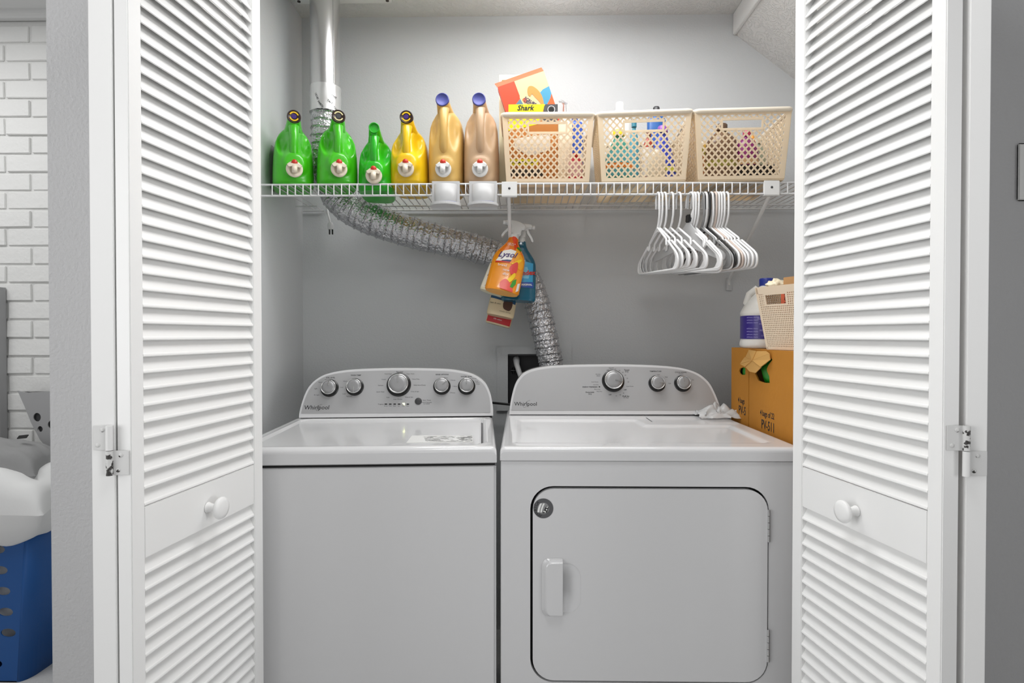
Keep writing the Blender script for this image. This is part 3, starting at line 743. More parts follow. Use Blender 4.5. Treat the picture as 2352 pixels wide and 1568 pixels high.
# ================================================================ VENT DUCT
def duct():
    root = thing('vent_duct', 'silver dryer vent duct, smooth round pipe above and crinkled foil hose below', 'duct', TR(P(745, 100, 2.06)))
    O = P(745, 100, 2.06)
    top = P(737, -30, 2.06); bot = P(747, 218, 2.06)
    top = V((bot.x, bot.y, ZC - .001))
    rr = .0525
    MB().tube([top - O, bot - O], rr, 40, smooth=True).build('pipe', 'pipe_metal', root)
    MB().tube([top - O + V((rr * .8, -rr * .62, 0)), bot - O + V((rr * .8, -rr * .62, 0))], .0016, 6).build('seam', 'pipe_metal', root)
    # tape wrap
    tp = P(748, 203, 2.06); tb = P(749, 262, 2.06)
    rg = []
    for j in range(9):
        t = j / 8; c = tp.lerp(tb, t); c.x = bot.x + .001
        rg.append([c - O + V((math.cos(a), math.sin(a), 0)) * (rr + .0025 + .0022 * noise.noise(V((math.cos(a) * 3, math.sin(a) * 3, t * 5)))) for a in [2 * math.pi * i / 40 for i in range(40)]])
    MB().rings(rg, True, False, False).build('tape_wrap', 'tape_foil', root)
    mb = MB()
    for s_, px, py, ro in (('PARTS', 737, 240, -.9), ('TAPE', 757, 232, -.5), ('UL181', 728, 222, -1.2), ('TAPE', 764, 217, -.4), ('UL', 725, 252, .1), ('PARTS', 768, 246, -.6)):
        q = P(px, py, 2.06 - rr) - O; dx = q.x - (bot.x + .001 - O.x); yy = -math.sqrt(max(1e-6, (rr + .0052) ** 2 - dx * dx))
        an = math.asin(max(-1, min(1, dx / (rr + .0052))))
        Fm = frame(V((q.x, yy, q.z)), V((math.cos(an), math.sin(an), 0)), V((0, 0, 1)), V((math.sin(an), -math.cos(an), 0)))
        put_text(mb, s_, .0095, Fm, rot=ro, offset=.0002)
    o = mb.build('tape_lettering', 'ink', root); o['kind'] = 'stuff'
    # foil hose
    ctr = [(748, 256, 2.06), (748, 320, 2.06), (752, 395, 2.07), (768, 440, 2.08), (800, 474, 2.09), (850, 501, 2.10), (910, 523, 2.11), (975, 542, 2.12), (1040, 557, 2.13), (1105, 574, 2.145), (1165, 596, 2.155), (1205, 632, 2.16), (1228, 680, 2.16), (1243, 735, 2.155), (1256, 790, 2.15), (1268, 850, 2.145), (1272, 920, 2.145)]
    rad = [.0535, .054, .056, .060, .063, .063, .061, .059, .057, .056, .055, .053, .052, .051, .050, .048, .048]
    pts = smooth_poly([tuple(P(*c)) + (r,) for c, r in zip(ctr, rad)], 12)
    # resample by length
    L = [0]
    for a, c in zip(pts, pts[1:]): L.append(L[-1] + (V(c[:3]) - V(a[:3])).length)
    N = 430; out = []; j = 0
    for i in range(N):
        s_ = L[-1] * i / (N - 1)
        while j < len(L) - 2 and L[j + 1] < s_: j += 1
        t = (s_ - L[j]) / max(1e-9, L[j + 1] - L[j]); out.append([pts[j][k] * (1 - t) + pts[j + 1][k] * t for k in range(4)])
    P3 = [V(o[:3]) for o in out]; SEG = 56; rings = []
    T = [(P3[min(i + 1, N - 1)] - P3[max(i - 1, 0)]).normalized() for i in range(N)]
    Nn = V((0, -1, 0)); per = .027
    for i in range(N):
        Nn = (Nn - T[i] * Nn.dot(T[i])).normalized(); B = T[i].cross(Nn); s_ = L[-1] * i / (N - 1); ring = []
        for k in range(SEG):
            a = 2 * math.pi * k / SEG; d = Nn * math.cos(a) + B * math.sin(a)
            ph = (s_ / per + .10 * math.sin(a)) % 1.0
            ridge = math.exp(-((ph - .5) / .07) ** 2)
            q = V((math.cos(a) * 4.2, math.sin(a) * 4.2, s_ * 44))
            nz = noise.noise(q) * .0028 + abs(noise.noise(q * 2.0 + V((5, 1, 2)))) * -.0034
            w_ = out[i][3] - .003 + ridge * .0040 - .0022 * math.exp(-((ph - .68) / .06) ** 2) + nz * (1 - .75 * ridge)
            ring.append(P3[i] - O + d * w_)
        rings.append(ring)
    MB().rings(rings, False, False, False).build('foil_hose', 'foil', root)
duct()
# plug on a white cord
pp = [P(750, 466, 2.20), P(753, 490, 2.20), P(757, 505, 2.20), P(759, 514, 2.20)]
pt = thing('power_plug', 'pale two-prong power plug dangling on its cord under the left end of the shelf', 'plug', TR(pp[3]))
MB().tube([q - pp[3] for q in [V((pp[0].x, WB - .004, SZ + .01))] + pp], .004, 8).build('cord', 'hanger_white', pt)
MB().tube([V((0, 0, .006)), V((0, 0, -.002)), V((.001, 0, -.012)), V((.001, 0, -.022))], [.007, .0115, .0125, .0105], 14).build('plug_body', 'hanger_white', pt, label='pale gray plug body')
for x in (-.0035, .008): MB().box2((x - .0022, -.003, -.041), (x + .0022, .003, -.02)).build('prong', 'black_plastic', pt)

# ================================================================ JUGS
def ring_se(wd, yf, yb, z, n, seg, hf):
    cy = (yf + yb) / 2; hy = (yb - yf) / 2; out = []
    for k in range(seg):
        a = 2 * math.pi * k / seg; ca, sa = math.cos(a), math.sin(a)
        x = wd * math.copysign(abs(ca) ** (2 / n), ca); y = cy + hy * math.copysign(abs(sa) ** (2 / n), sa)
        if sa < 0: y += hf(x, z)
        out.append(V((x, y, z)))
    return out
def jug(label, px, base_py, s, mt, cap, tall=False, group=None, yaw=0, name='detergent_jug', Y=SY + .014, sink=0, front_tilt=0, D=.15):
    base = P(px, base_py, Y); base.z = SZ + .0025 - sink
    M = TR(base) @ Matrix.Rotation(R(yaw), 4, 'Z') @ Matrix.Rotation(R(front_tilt), 4, 'X')
    r = thing(name, label, 'jug', M, group)
    mb = MB()
    if not tall:
        H = .205 * s; W0 = .067 * s
        prof = [(0, .88), (.015, .94), (.05, .985), (.12, 1.0), (.3, .99), (.5, .965), (.62, .93), (.75, .87), (.84, .79), (.91, .69), (.96, .57), (1.0, .40)]
        yfp = [(0, .012), (.06, .003), (.3, 0), (.55, .002), (.75, .012), (.9, .03), (1.0, .05)]
        boss = (.0, .068 * s, .046 * s, .014 * s); holl = [(-.036 * s, .150 * s, .017 * s, .042 * s), (.036 * s, .150 * s, .017 * s, .042 * s)]; hd = .034 * s
        neck0, neck1 = V((0, .06 * s, .192 * s)), V((0, -.004 * s, .224 * s)); nr0, nr1 = .030 * s, .0215 * s
        tapz = .046 * s
        ynk = .13
    else:
        H = .262 * s; W0 = .0605 * s
        prof = [(0, .76), (.012, .86), (.04, .95), (.09, .99), (.35, 1.0), (.5, .99), (.65, .96), (.78, .92), (.87, .84), (.93, .72), (.97, .58), (1.0, .44)]
        yfp = [(0, .014), (.05, .003), (.3, 0), (.6, 0), (.8, .008), (.92, .022), (1.0, .04)]
        boss = (.0, .058 * s, .040 * s, .006 * s); holl = [(.036 * s, .185 * s, .016 * s, .058 * s), (-.036 * s, .195 * s, .014 * s, .05 * s)]; hd = .020 * s
        neck0, neck1 = V((0, .06 * s, .248 * s)), V((-.004, -.004 * s, .277 * s)); nr0, nr1 = .029 * s, .0215 * s
        tapz = .046 * s
    def lerp(tab, t):
        for (a, u), (c, v) in zip(tab, tab[1:]):
            if t <= c: return u + (v - u) * (t - a) / (c - a)
        return tab[-1][1]
    def hf(x, z):
        d = 0
        bx, bz, br, bh = boss; q = math.hypot(x - bx, z - bz)
        d -= bh * sstep(br, br * .62, q)
        for cx, cz, ax, az in holl:
            q = math.sqrt(((x - cx) / ax) ** 2 + ((z - cz) / az) ** 2)
            d += hd * sstep(1.45, .35, q)
        return d
    NZ = 46; rg = []
    for j in range(NZ + 1):
        t = j / NZ; t2 = t ** 1.0
        wv = lerp(prof, t2) * W0; yf = lerp(yfp, t2) * s
        yb = D * (1 - .0 * t2) - (.0 if t2 < .6 else .32 * D * ((t2 - .6) / .4) ** 1.6)
        rg.append(ring_se(wv, yf, yb, H * t2, 3.4 if t2 < .7 else 3.4 - 1.2 * (t2 - .7) / .3, 72, hf))
    mb.rings(rg, True)
    ax = (neck1 - neck0).normalized()
    mb.tube([neck0 - ax * .02, neck0, neck0.lerp(neck1, .45), neck0.lerp(neck1, .75) + V((0, 0, .001)), neck1 + V((0, .006, -.0005)), neck1 + V((0, .0012, 0))], [nr0 * 1.25, nr0, nr1 * 1.12, nr1, nr1 * .93, nr1 * .9], 28)
    # grip column in front of the two hollows
    bm = mb.build('jug_body', mt, r)
    zt_, zb_ = (.19 * s, .105 * s) if not tall else (.245 * s, .12 * s)
    MB().tube([V((0, .062 * s, zt_ + .022 * s)), V((0, .030 * s, zt_ + .018 * s)), V((0, .011 * s, zt_)), V((0, .0015 * s, (zt_ + zb_) / 2)), V((0, .0045 * s, zb_)), V((0, .014 * s, zb_ - .015 * s))], [.008 * s, .0185 * s, .0165 * s, .0125 * s, .0145 * s, .014 * s], 20).build('grip', mt, r)
    cz = Matrix(((1, 0, 0), (0, 1, 0), (0, 0, 1)))
    zc = V((0, -1, .0)).normalized(); xc = V((1, 0, 0)); yc = zc.cross(xc)
    K = frame(neck1 + V((0, -.002, 0)), xc, yc, zc)
    if cap:
        cr = .0222
        cmat, ring_c, dot_c = cap
        cp = MB().lathe([(cr * .97, -.016), (cr, -.014), (cr, -.003), (cr * .93, 0), (cr * .86, .0004), (cr * .84, -.0008), (.001, -.0008)], K, seg=36).build('cap', cmat, r, label='screw cap facing the room')
        if ring_c:
            m = MB()
            for a0, a1 in ((20, 165), (200, 345)):
                o_ = circ(0, 0, cr * .70, 18, a0=R(a0), a1=R(a1)); i2 = circ(0, 0, cr * .52, 18, a0=R(a0), a1=R(a1))[::-1]
                flatpoly(m, o_ + i2, K @ TR(0, 0, .0003))
            m.build('cap_ring', ring_c, cp)
            m = MB(); flatpoly(m, circ(0, 0, cr * .36, 20), K @ TR(0, 0, .0003)); m.build('cap_dot', dot_c, cp)
    else:
        MB().lathe([(.0185 * s, -.02), (.0195 * s, .001), (.0165 * s, .002), (.0155 * s, -.02)], K, seg=30, cap=False).build('open_neck', mt, r)
        MB().lathe([(.016 * s, -.019), (.001, -.0195)], K, seg=24).build('neck_opening', m_('neck_shade', '#0c3d0c', .5), r)  # dark disc in the open neck, its shade put into the colour
    # tap
    yb_ = hf(0, tapz) - .0005
    TK = frame(V((0, yb_ if not tall else yb_, tapz)), V((1, 0, 0)), V((0, 0, 1)), V((0, -1, 0)))
    tr = .0265
    tp = MB().lathe([(tr * .9, -.004), (tr, 0), (tr, .005), (tr * .93, .0075), (tr * .6, .0075), (tr * .58, .006), (.001, .006)], TK, seg=36).build('tap', 'white_plastic' if tall else 'ivory_plastic', r, label='round press tap with red button')
    m = MB(); m.tube([TK @ V((0, .008, .014)), TK @ V((0, -.004, .017)), TK @ V((0, -.016, .017))], [.009, .0085, .0085], 18)
    m.prism([TK @ V((x, y, .005)) for x, y in ((-.024, .012), (-.012, .016), (.012, .016), (.024, .012), (.018, .003), (.009, .005), (-.009, .005), (-.018, .003))], TK.to_3x3() @ V((0, 0, .012)))
    m.build('spout', 'white_plastic' if tall else 'ivory_plastic', tp, bevel=.001)
    MB().lathe([(.0095, .0), (.0095, .013), (.007, .016), (.001, .017)], TK @ TR(0, .0205, 0), seg=20).build('button', 'red', tp, label='red press button')
    return r
MT['jug_green'] = mat('jug_green', '#45c01a', .28, coat=.3, var=.06, vscale=8)
MT['jug_green_dark'] = mat('jug_green_dark', '#1eb216', .28, coat=.3, var=.06, vscale=8)
MT['jug_yellow'] = mat('jug_yellow', '#efc416', .3, coat=.2, var=.04)
MT['jug_amber'] = mat('jug_amber', '#dcb568', .33, var=.08, vscale=9, transl=.1)
MT['jug_tan'] = mat('jug_tan', '#c8a886', .33, var=.08, vscale=9, transl=.1)
yc_ = ('brown_cap', 'yellow_ink', 'purple_ink')
jug('green detergent jug, farthest left on the shelf, with a yellow-ringed brown cap', 676, 421, 1.0, 'jug_green', yc_, yaw=24, D=.17)
jug('green detergent jug with a pale-ringed brown cap, standing in front of the duct', 778, 421, 1.0, 'jug_green', ('brown_cap', 'pale_ink', 'dark_grey'), yaw=22, D=.14)
jug('small green detergent jug with no cap on its open neck', 860, 421, .90, 'jug_green_dark', None, sink=.020, yaw=8, D=.2, Y=SY+.006)
jug('bright yellow detergent jug with a brown cap', 934, 421, .985, 'jug_yellow', yc_, yaw=3, D=.21)
jug('tall amber detergent jug with a purple-blue cap, beside the bright yellow jug', 1019, 417, 1.0, 'jug_amber', ('blue_cap', None, None), tall=True, yaw=0, D=.23)
jug('tall pale tan detergent jug with a blue cap, beside the first basket', 1103, 417, 1.0, 'jug_tan', ('blue_cap', None, None), tall=True, yaw=1, D=.23)
# cup holders clipped to the lip
MT['frosted'] = mat('frosted', '#c4c4c4', .35, transl=.2)
MT['holder'] = mat('holder', '#cfcfcf', .35)
for px, dz, lab in ((1024, 0, 'white cup holder clipped to the shelf lip under the amber jug'), (1109.5, 0, 'white cup holder clipped to the shelf lip under the pale tan jug')):
    o0 = P(px, 416, SY - .012)
    ch = thing('cup_holder', lab, 'cup holder', TR(o0))
    hw = .0455; zb = P(px, 482, SY - .012).z - o0.z
    MB().box2((-hw, -.001, zb), (hw, .0015, 0)).box2((-hw, .0015, -.0025), (hw, .03, 0)).build('back_plate', 'holder', ch, bevel=.0008)
    zc = P(px, 472, SY - .012).z - o0.z
    cr = .036
    MB().lathe([(cr * .98, zc + .004), (cr * 1.04, -.017), (cr * 1.0, -.017), (cr * .94, zc + .006)], TR(.002, -cr * .55, 0), seg=36, sy=.6, cap=False).build('cup', 'frosted', ch, label='frosted measuring cup')
    MB().lathe([(cr * 1.0, zc + .003), (cr * 1.0, zc + .0065), (cr * .9, zc + .0065)], TR(.002, -cr * .55, 0), seg=36, sy=.6, cap=False).build('cup_stripe', 'dark_grey' if False else 'blue_cap', ch)
    tray = [(x, y) for x, y in [(-hw * 1.12, 0)] + [(-hw * 1.12 * math.cos(t), -.052 * math.sin(t)) for t in [R(8 + 164 * i / 20) for i in range(21)]] + [(hw * 1.0, 0)]]
    MB().prism([V((x, y, zc - .005)) for x, y in tray], (0, 0, .009)).build('tray', 'holder', ch, bevel=.001)
# grey rounded tub behind the left door edge
a = P(592, 421, 1.98); q = thing('storage_tub', 'dark gray round-topped tub mostly hidden behind the left door', 'tub', TR(a.x, 1.98, SZ + .003))
MB().lathe([(.052, 0), (.058, .01), (.06, .12), (.055, .16), (.035, .182), (.001, .188)], seg=28).build('tub_body', 'hanger_grey', q)

# ================================================================ LATTICE BASKETS
def quadmap(q): return lambda u, v: q[0] * (1 - u) * (1 - v) + q[1] * u * (1 - v) + q[2] * u * v + q[3] * (1 - u) * v
def bar(mb, a, c, wd, n, t):
    d = (c - a).normalized(); s_ = d.cross(n).normalized() * wd / 2; o = n * t / 2; e = d * wd * .0
    vs = [a - e + s_ + o, a - e - s_ + o, c + e - s_ + o, c + e + s_ + o, a - e + s_ - o, a - e - s_ - o, c + e - s_ - o, c + e + s_ - o]
    mb.add(vs, [(0, 1, 2, 3), (7, 6, 5, 4), (0, 3, 7, 4), (1, 5, 6, 2)])
def lattice(root, q, nx, ny, mt, name, wbar=.0054, th=.0022, slot=None, border=(.045, .045, .06, .05)):
    fm = quadmap([V(p) for p in q]); n = (V(q[1]) - V(q[0])).cross(V(q[3]) - V(q[0])).normalized(); mb = MB()
    bl, br, bb, bt = border
    def M_(i, j): return fm(bl + (1 - bl - br) * i / (2 * nx), bb + (1 - bb - bt) * j / (2 * ny))
    if slot:
        su0, su1, sv0, sv1 = slot
    for i in range(2 * nx):
        for j in range(2 * ny):
            if slot:
                u, v = bl + (1 - bl - br) * (i + .5) / (2 * nx), bb + (1 - bb - bt) * (j + .5) / (2 * ny)
                if su0 - .02 < u < su1 + .02 and sv0 - .03 < v < sv1 + .03: continue
            a, c = (M_(i, j), M_(i + 1, j + 1)) if (i + j) % 2 == 0 else (M_(i + 1, j), M_(i, j + 1))
            bar(mb, a, c, wbar, n, th)
    def slab(u0, v0, u1, v1, t=th * 1.25):
        ps = [fm(u0, v0), fm(u1, v0), fm(u1, v1), fm(u0, v1)]
        mb.prism([p - n * t / 2 for p in ps], n * t)
    slab(0, 0, 1, bb); slab(0, 1 - bt, 1, 1); slab(0, bb, bl, 1 - bt); slab(1 - br, bb, 1, 1 - bt)
    if slot:
        e = .02; f = .035
        slab(su0 - e, sv0 - f, su1 + e, sv0); slab(su0 - e, sv1, su1 + e, sv1 + f); slab(su0 - e, sv0, su0, sv1); slab(su1, sv0, su1 + e, sv1)
    return mb.build(name, mt, root, recalc=False)
def basket(label, fl, fr, hgt, depth, wtop, wbot, group=None):
    # fl, fr: bottom front corners (world xy); tapered towards the base
    A, B = V((fl[0], fl[1], 0)), V((fr[0], fr[1], 0)); ux = (B - A).normalized(); uy = V((-ux.y, ux.x, 0)); c = (A + B) / 2
    M = frame(V((c.x, c.y, SZ + .003)), ux, uy, V((0, 0, 1)))
    r = thing('plastic_basket', label, 'basket', M, group)
    hb, ht = wbot / 2, wtop / 2; ex = (ht - hb)
    z1 = hgt
    b_ = [V((-hb, 0, .006)), V((hb, 0, .006)), V((hb, depth - 2 * ex, .006)), V((-hb, depth - 2 * ex, .006))]
    t_ = [V((-ht, -ex, z1)), V((ht, -ex, z1)), V((ht, depth - ex, z1)), V((-ht, depth - ex, z1))]
    rc = .022
    lattice(r, (b_[0], b_[1], t_[1], t_[0]), 12, 8, 'cream_plastic', 'front_lattice', slot=(.29, .70, .735, .845), border=(.055, .055, .05, .075))
    lattice(r, (b_[1], b_[2], t_[2], t_[1]), 12, 8, 'cream_plastic', 'side_lattice')
    lattice(r, (b_[3], b_[0], t_[0], t_[3]), 12, 8, 'cream_plastic', 'side_lattice')
    lattice(r, (b_[2], b_[3], t_[3], t_[2]), 12, 8, 'cream_plastic', 'back_lattice')
    MB().prism([p - V((0, 0, .005)) for p in b_], (0, 0, .005)).build('basket_base', 'cream_plastic', r, bevel=.001)
    # rounded rim, closed loop
    def loop(ex2, z):
        pts = []
        x0, x1, y0_, y1_ = -ht - ex2, ht + ex2, -ex - ex2, depth - ex + ex2
        for cx, cy, a in ((x1 - rc, y1_ - rc, 0), (x0 + rc, y1_ - rc, 90), (x0 + rc, y0_ + rc, 180), (x1 - rc, y0_ + rc, 270)):
            for i in range(7): t = R(a + 15 * i); pts.append(V((cx + rc * math.cos(t), cy + rc * math.sin(t), z)))
        return pts
    MB().rings([loop(-.002, z1 - .012), loop(.005, z1 - .011), loop(.0075, z1 - .004), loop(.006, z1 + .003), loop(.001, z1 + .0045), loop(-.004, z1 + .002)], True, False, False, closed=True).build('rim', 'cream_rim', r)
    return r, M
def bxy(px, y): p = P(px, 417, y); return (p.x, y)
B1, M1 = basket('cream lattice basket holding the yellow and orange boxes, nearest the tan jug', bxy(1164, 1.885), bxy(1352, 1.885), .226, .315, .300, .272)
B2, M2 = basket('cream lattice basket in the middle of the three, holding spray bottles', bxy(1385, 1.885), bxy(1572, 1.865), .226, .315, .302, .270)
B3, M3 = basket('cream lattice basket at the right end of the shelf, holding brown and dark bottles', bxy(1608, 1.868), bxy(1797, 1.855), .226, .315, .305, .272)

# ================================================================ BASKET CONTENTS
def lam(c, rough=.4, **k):
    n = 'c' + c.strip('#') + str(rough)
    return m_(n, c, rough, **k)
def wrap(mb, surf, eps, mt, parent, name, sub=.0035):
    me = mb.mesh(name); bm = bmesh.new(); bm.from_mesh(me)
    if sub < .01:
        for ax, st in ((0, sub), (2, sub * 3)):
            lo = min(v.co[ax] for v in bm.verts); hi = max(v.co[ax] for v in bm.verts); c = lo + st
            while c < hi:
                co = V((0, 0, 0)); co[ax] = c; no = V((0, 0, 0)); no[ax] = 1
                bmesh.ops.bisect_plane(bm, geom=bm.verts[:] + bm.edges[:] + bm.faces[:], plane_co=co, plane_no=no, dist=1e-6); c += st
    bmesh.ops.triangulate(bm, faces=bm.faces)
    for v in bm.verts: v.co.y = surf(v.co.x, v.co.z) - eps
    bm.to_mesh(me); bm.free(); me.materials.append(mt if not isinstance(mt, str) else MT[mt]); return link(name, me, parent)
FXZ = FR     # local xz plane, normal -y
zb_in = SZ + .0115
def carton(label, O, ux, h, w_, t, base_mt, name='carton', cat='box'):
    ux = V(ux).normalized(); uy = V((-ux.y, ux.x, 0)).normalized() if abs(ux.z) < .01 else V((0, 1, 0)); uz = ux.cross(uy)
    M = frame(V(O), ux, uy, uz); r = thing(name, label, cat, M)
    MB().box2((0, 0, 0), (w_, t, h)).build('carton_body', base_mt, r, bevel=.0008)
    return r
def prints(r, polys, w_, h, nm='print', y=-.0004):
    for k, (mt, pts) in enumerate(polys):
        mb = MB(); flatpoly(mb, [(x * w_, z * h) for x, z in pts], TR(0, y - k * .0002, 0) @ FXZ); mb.build(nm, mt, r)
# yellow mop-pad box with lettering
a, c = P(1168, 240, 1.925), P(1281, 238, 1.925); W_b = (c - a).length; H_b = a.z - zb_in
sb = carton('yellow and orange boxed product lettered Shark, standing in the left lattice basket', (a.x, 1.925, zb_in), (1, 0, 0), H_b, W_b, .045, lam('#b5712a', .6), 'product_box')
z_ = lambda py: (P(1200, py, 1.925).z - zb_in) / H_b
prints(sb, [(lam('#f3e912', .35), [(0, z_(300)), (.62, z_(285)), (.74, 1), (0, 1)]), (lam('#4b4b4d', .4), [(.70, z_(284)), (1, z_(284)), (1, 1), (.755, 1), (.72, .97)]),
            (lam('#d8d3cb', .5), [(.12, z_(318)), (.85, z_(308)), (.85, z_(345)), (.40, z_(358)), (.12, z_(338))]), (lam('#dfd51d', .4), [(0, z_(380)), (.6, z_(380)), (.6, z_(366)), (0, z_(366))]),
            (lam('#2b241d', .5), [(0, z_(405)), (.7, z_(405)), (.7, z_(388)), (0, z_(388))])], W_b, H_b)
mb = MB(); flatpoly(mb, circ(.87 * W_b, H_b * z_(252), .013, 24), TR(0, -.0016, 0) @ FXZ, [circ(.87 * W_b, H_b * z_(252), .0105, 24)]); mb.build('ring_print', 'chrome', sb)
mb = MB(); flatpoly(mb, circ(.87 * W_b, H_b * z_(253), .0085, 24), TR(0, -.0016, 0) @ FXZ); mb.build('disc_print', 'black_plastic', sb)
mb = MB(); put_text(mb, 'Shark', .0245, TR(.34 * W_b, -.0016, H_b * z_(248.5)) @ FXZ, shear=.25, offset=.0006); mb.build('lettering', 'ink', sb)
mb = MB(); put_text(mb, 'STEAM & CLEAN', .012, TR(.30 * W_b, -.0016, H_b * z_(373)) @ FXZ, offset=.0004); mb.build('lettering', 'ink', sb)
# tilted orange cleaning-pad box
Ye = 2.0
TL_, TR_ = P(1143, 200, Ye), P(1249, 163, Ye); ux = (TR_ - TL_); ux.y = 0; W_e = ux.length; ux.normalize(); uz = V((0, -1, 0)).cross(ux) * -1
uz = ux.cross(V((0, 1, 0))); H_e = .235
eb = thing('sponge_box', 'tilted open orange and cream box of scrubbing pads, sticking up from the left basket', 'box', frame(TL_ - uz * H_e, ux, V((0, 1, 0)), uz))
MB().box2((0, 0, 0), (W_e, .04, H_e)).build('carton_body', lam('#e9471d', .4), eb, bevel=.0008)
def E(x, z): return (x * W_e, H_e - (1 - z) * .125)
def ep(mt, pts, k):
    if k >= 5: pts = smooth_poly(pts[-1:] + pts, 4)[:-1]
    mb = MB(); flatpoly(mb, [E(*p) for p in pts], TR(0, -.0004 - .0002 * k, 0) @ FXZ); mb.build('print', mt, eb)
ep(lam('#c9b98e', .45), [(.36, 1), (1, 1), (1, .0), (.25, 0), (.36, .4)], 0)
ep(lam('#e3401a', .4), [(0, 1), (.36, 1), (.37, .55), (.0, .18)], 1)
ep(lam('#4d7a8c', .4), [(.02, .18), (.36, .48), (.42, .0), (.02, 0)], 2)
ep(lam('#3f8fb0', .4), [(.76, .44), (.86, .52), (1, .55), (1, .30), (.80, .0), (.70, 0), (.74, .25)], 3)
ep(lam('#ea5a22', .4), [(1, .33), (.95, .22), (.78, .0), (1, 0)], 4)
ep(lam('#e6893b', .5), [(.55, .62), (.60, .72), (.68, .70), (.76, .55), (.80, .35), (.78, .10), (.72, .02), (.72, .2), (.66, .38), (.62, .50), (.57, .45), (.54, .5)], 5)
ep(lam('#b5541f', .5), [(.40, .44), (.47, .46), (.48, .36), (.42, .32)], 5)
mb = MB()
for s_, x, z, h, ro in (('SCRUBBING', .585, .24, .0135, -52), ('LESS', .475, .32, .0125, -52), ('%', .52, .2, .0125, -52)):
    p = E(x, z); put_text(mb, s_, h, TR(p[0], -.0016, p[1]) @ FXZ, rot=R(ro), offset=.0003)
o = mb.build('lettering', lam('#23204f', .5), eb)
mb = MB(); p = E(.26, .2); put_text(mb, 'EXTRA', .010, TR(p[0], -.0016, p[1]) @ FXZ, rot=R(-60)); mb.build('lettering', 'white_plastic', eb)
MB().prism([V((-.002, 0, H_e)), V((W_e, 0, H_e)), V((W_e * .985, .006, H_e + .0175)), V((-.006, .006, H_e + .0175))], (0, .0012, 0)).build('flap', lam('#f2561f', .4), eb, label='orange top flap')
MB().prism([V((W_e * .8, .035, H_e)), V((W_e, .04, H_e)), V((W_e, .012, H_e + .012)), V((W_e * .985, .01, H_e + .012))], (0, .001, 0)).build('flap', lam('#f2561f', .4), eb)
a, c = P(1147, 176, 2.075), P(1212, 169, 2.075)
cb = carton('pale yellow carton corner showing behind the tilted orange box', (a.x, 2.06, zb_in), (1, 0, 0), a.z - zb_in, .12, .04, lam('#f1ecc8', .5))
hb_ = a.z - zb_in; prints(cb, [(lam('#8a6a12', .5), [(.08, .93), (1, .93), (1, .975), (.08, .955)])], .12, hb_)

def bottle(label, px, Y, pw_, py_top, color, cap, lab=None, shape='round', name='bottle', cat='bottle', base=None, extra=None, depth=None, band=(.2, .7), tr=False):
    base = zb_in if base is None else base
    c = P(px, 400, Y); hgt = P(px, py_top, Y).z - base; rw = pw_ * Y / F / 2; dp = depth or .62
    r = thing(name, label, cat, TR(c.x, Y, base))
    if shape == 'round': prof = [(.90, 0), (1, .03), (1, .62), (.93, .72), (.6, .82), (.33, .87), (.30, .90)]
    elif shape == 'cone': prof = [(.94, 0), (1, .04), (.97, .2), (.80, .45), (.55, .68), (.36, .80), (.28, .86), (.26, .9)]
    elif shape == 'square': prof = [(.95, 0), (1, .02), (1, .84), (.9, .88), (.45, .9), (.4, .92)]
    elif shape == 'slim': prof = [(.95, 0), (1, .05), (1, .5), (.7, .75), (.35, .86), (.3, .9)]
    rg = [(q * rw, t * hgt) for q, t in prof]
    if tr:
        bmt = m_('clear' + color, color, .08, trans=.9)
    else: bmt = lam(color, .3)
    MB().lathe(rg, seg=32, sy=dp).build('bottle_body', bmt, r)
    cr = max(.009, rw * .36)
    MB().lathe([(cr, .895 * hgt), (cr, .985 * hgt), (cr * .85, hgt), (.001, hgt)], seg=24).build('cap', lam(cap, .35), r)
    if lab:
        def rad(t):
            for (q0, t0), (q1, t1) in zip(prof, prof[1:]):
                if t <= t1: return q0 + (q1 - q0) * (t - t0) / max(1e-6, t1 - t0)
            return .3
        b0, b1 = band
        MB().lathe([(rad(b0 + (b1 - b0) * i / 8) * rw + .0007, (b0 + (b1 - b0) * i / 8) * hgt) for i in range(9)], seg=32, sy=dp * 1.01 + .0, cap=False).build('label_band', lam(lab, .4), r)
        if extra:
            MB().lathe([(rad(b0 + (b1 - b0) * i / 20) * rw + .0012, (b0 + (b1 - b0) * i / 20) * hgt) for i in range(6, 11)], seg=32, sy=dp * 1.02, cap=False).build('label_stripe', lam(extra, .4), r)
    return r
bottle('blue square bottle at the right side of the left lattice basket', 1320, 1.98, 38, 262, '#2d55b8', '#27469e', '#3b66cf', 'square', extra='#e8e8ec')
pb_ = bottle('pale pump bottle with a clear top rising above the left basket', 1297, 1.935, 34, 262, '#efe0c4', '#f4f2ee', '#f3ead6', 'square')
hh_ = P(1297, 262, 1.935).z - zb_in
MB().tube([V((0, 0, hh_)), V((0, 0, hh_ + .03)), V((0, 0, hh_ + .036))], [.0075, .006, .009], 14).tube([V((0, 0, hh_ + .036)), V((-.012, -.012, hh_ + .04)), V((-.02, -.02, hh_ + .034))], [.005, .004, .003], 10).build('pump', m_('clear_plastic', '#f6f8fa', .05, trans=.8), pb_)
bottle('small red and pink bottle low in the left lattice basket', 1322, 1.905, 32, 352, '#d8344a', '#e4572a', '#f0c8cf', 'round', depth=.5)
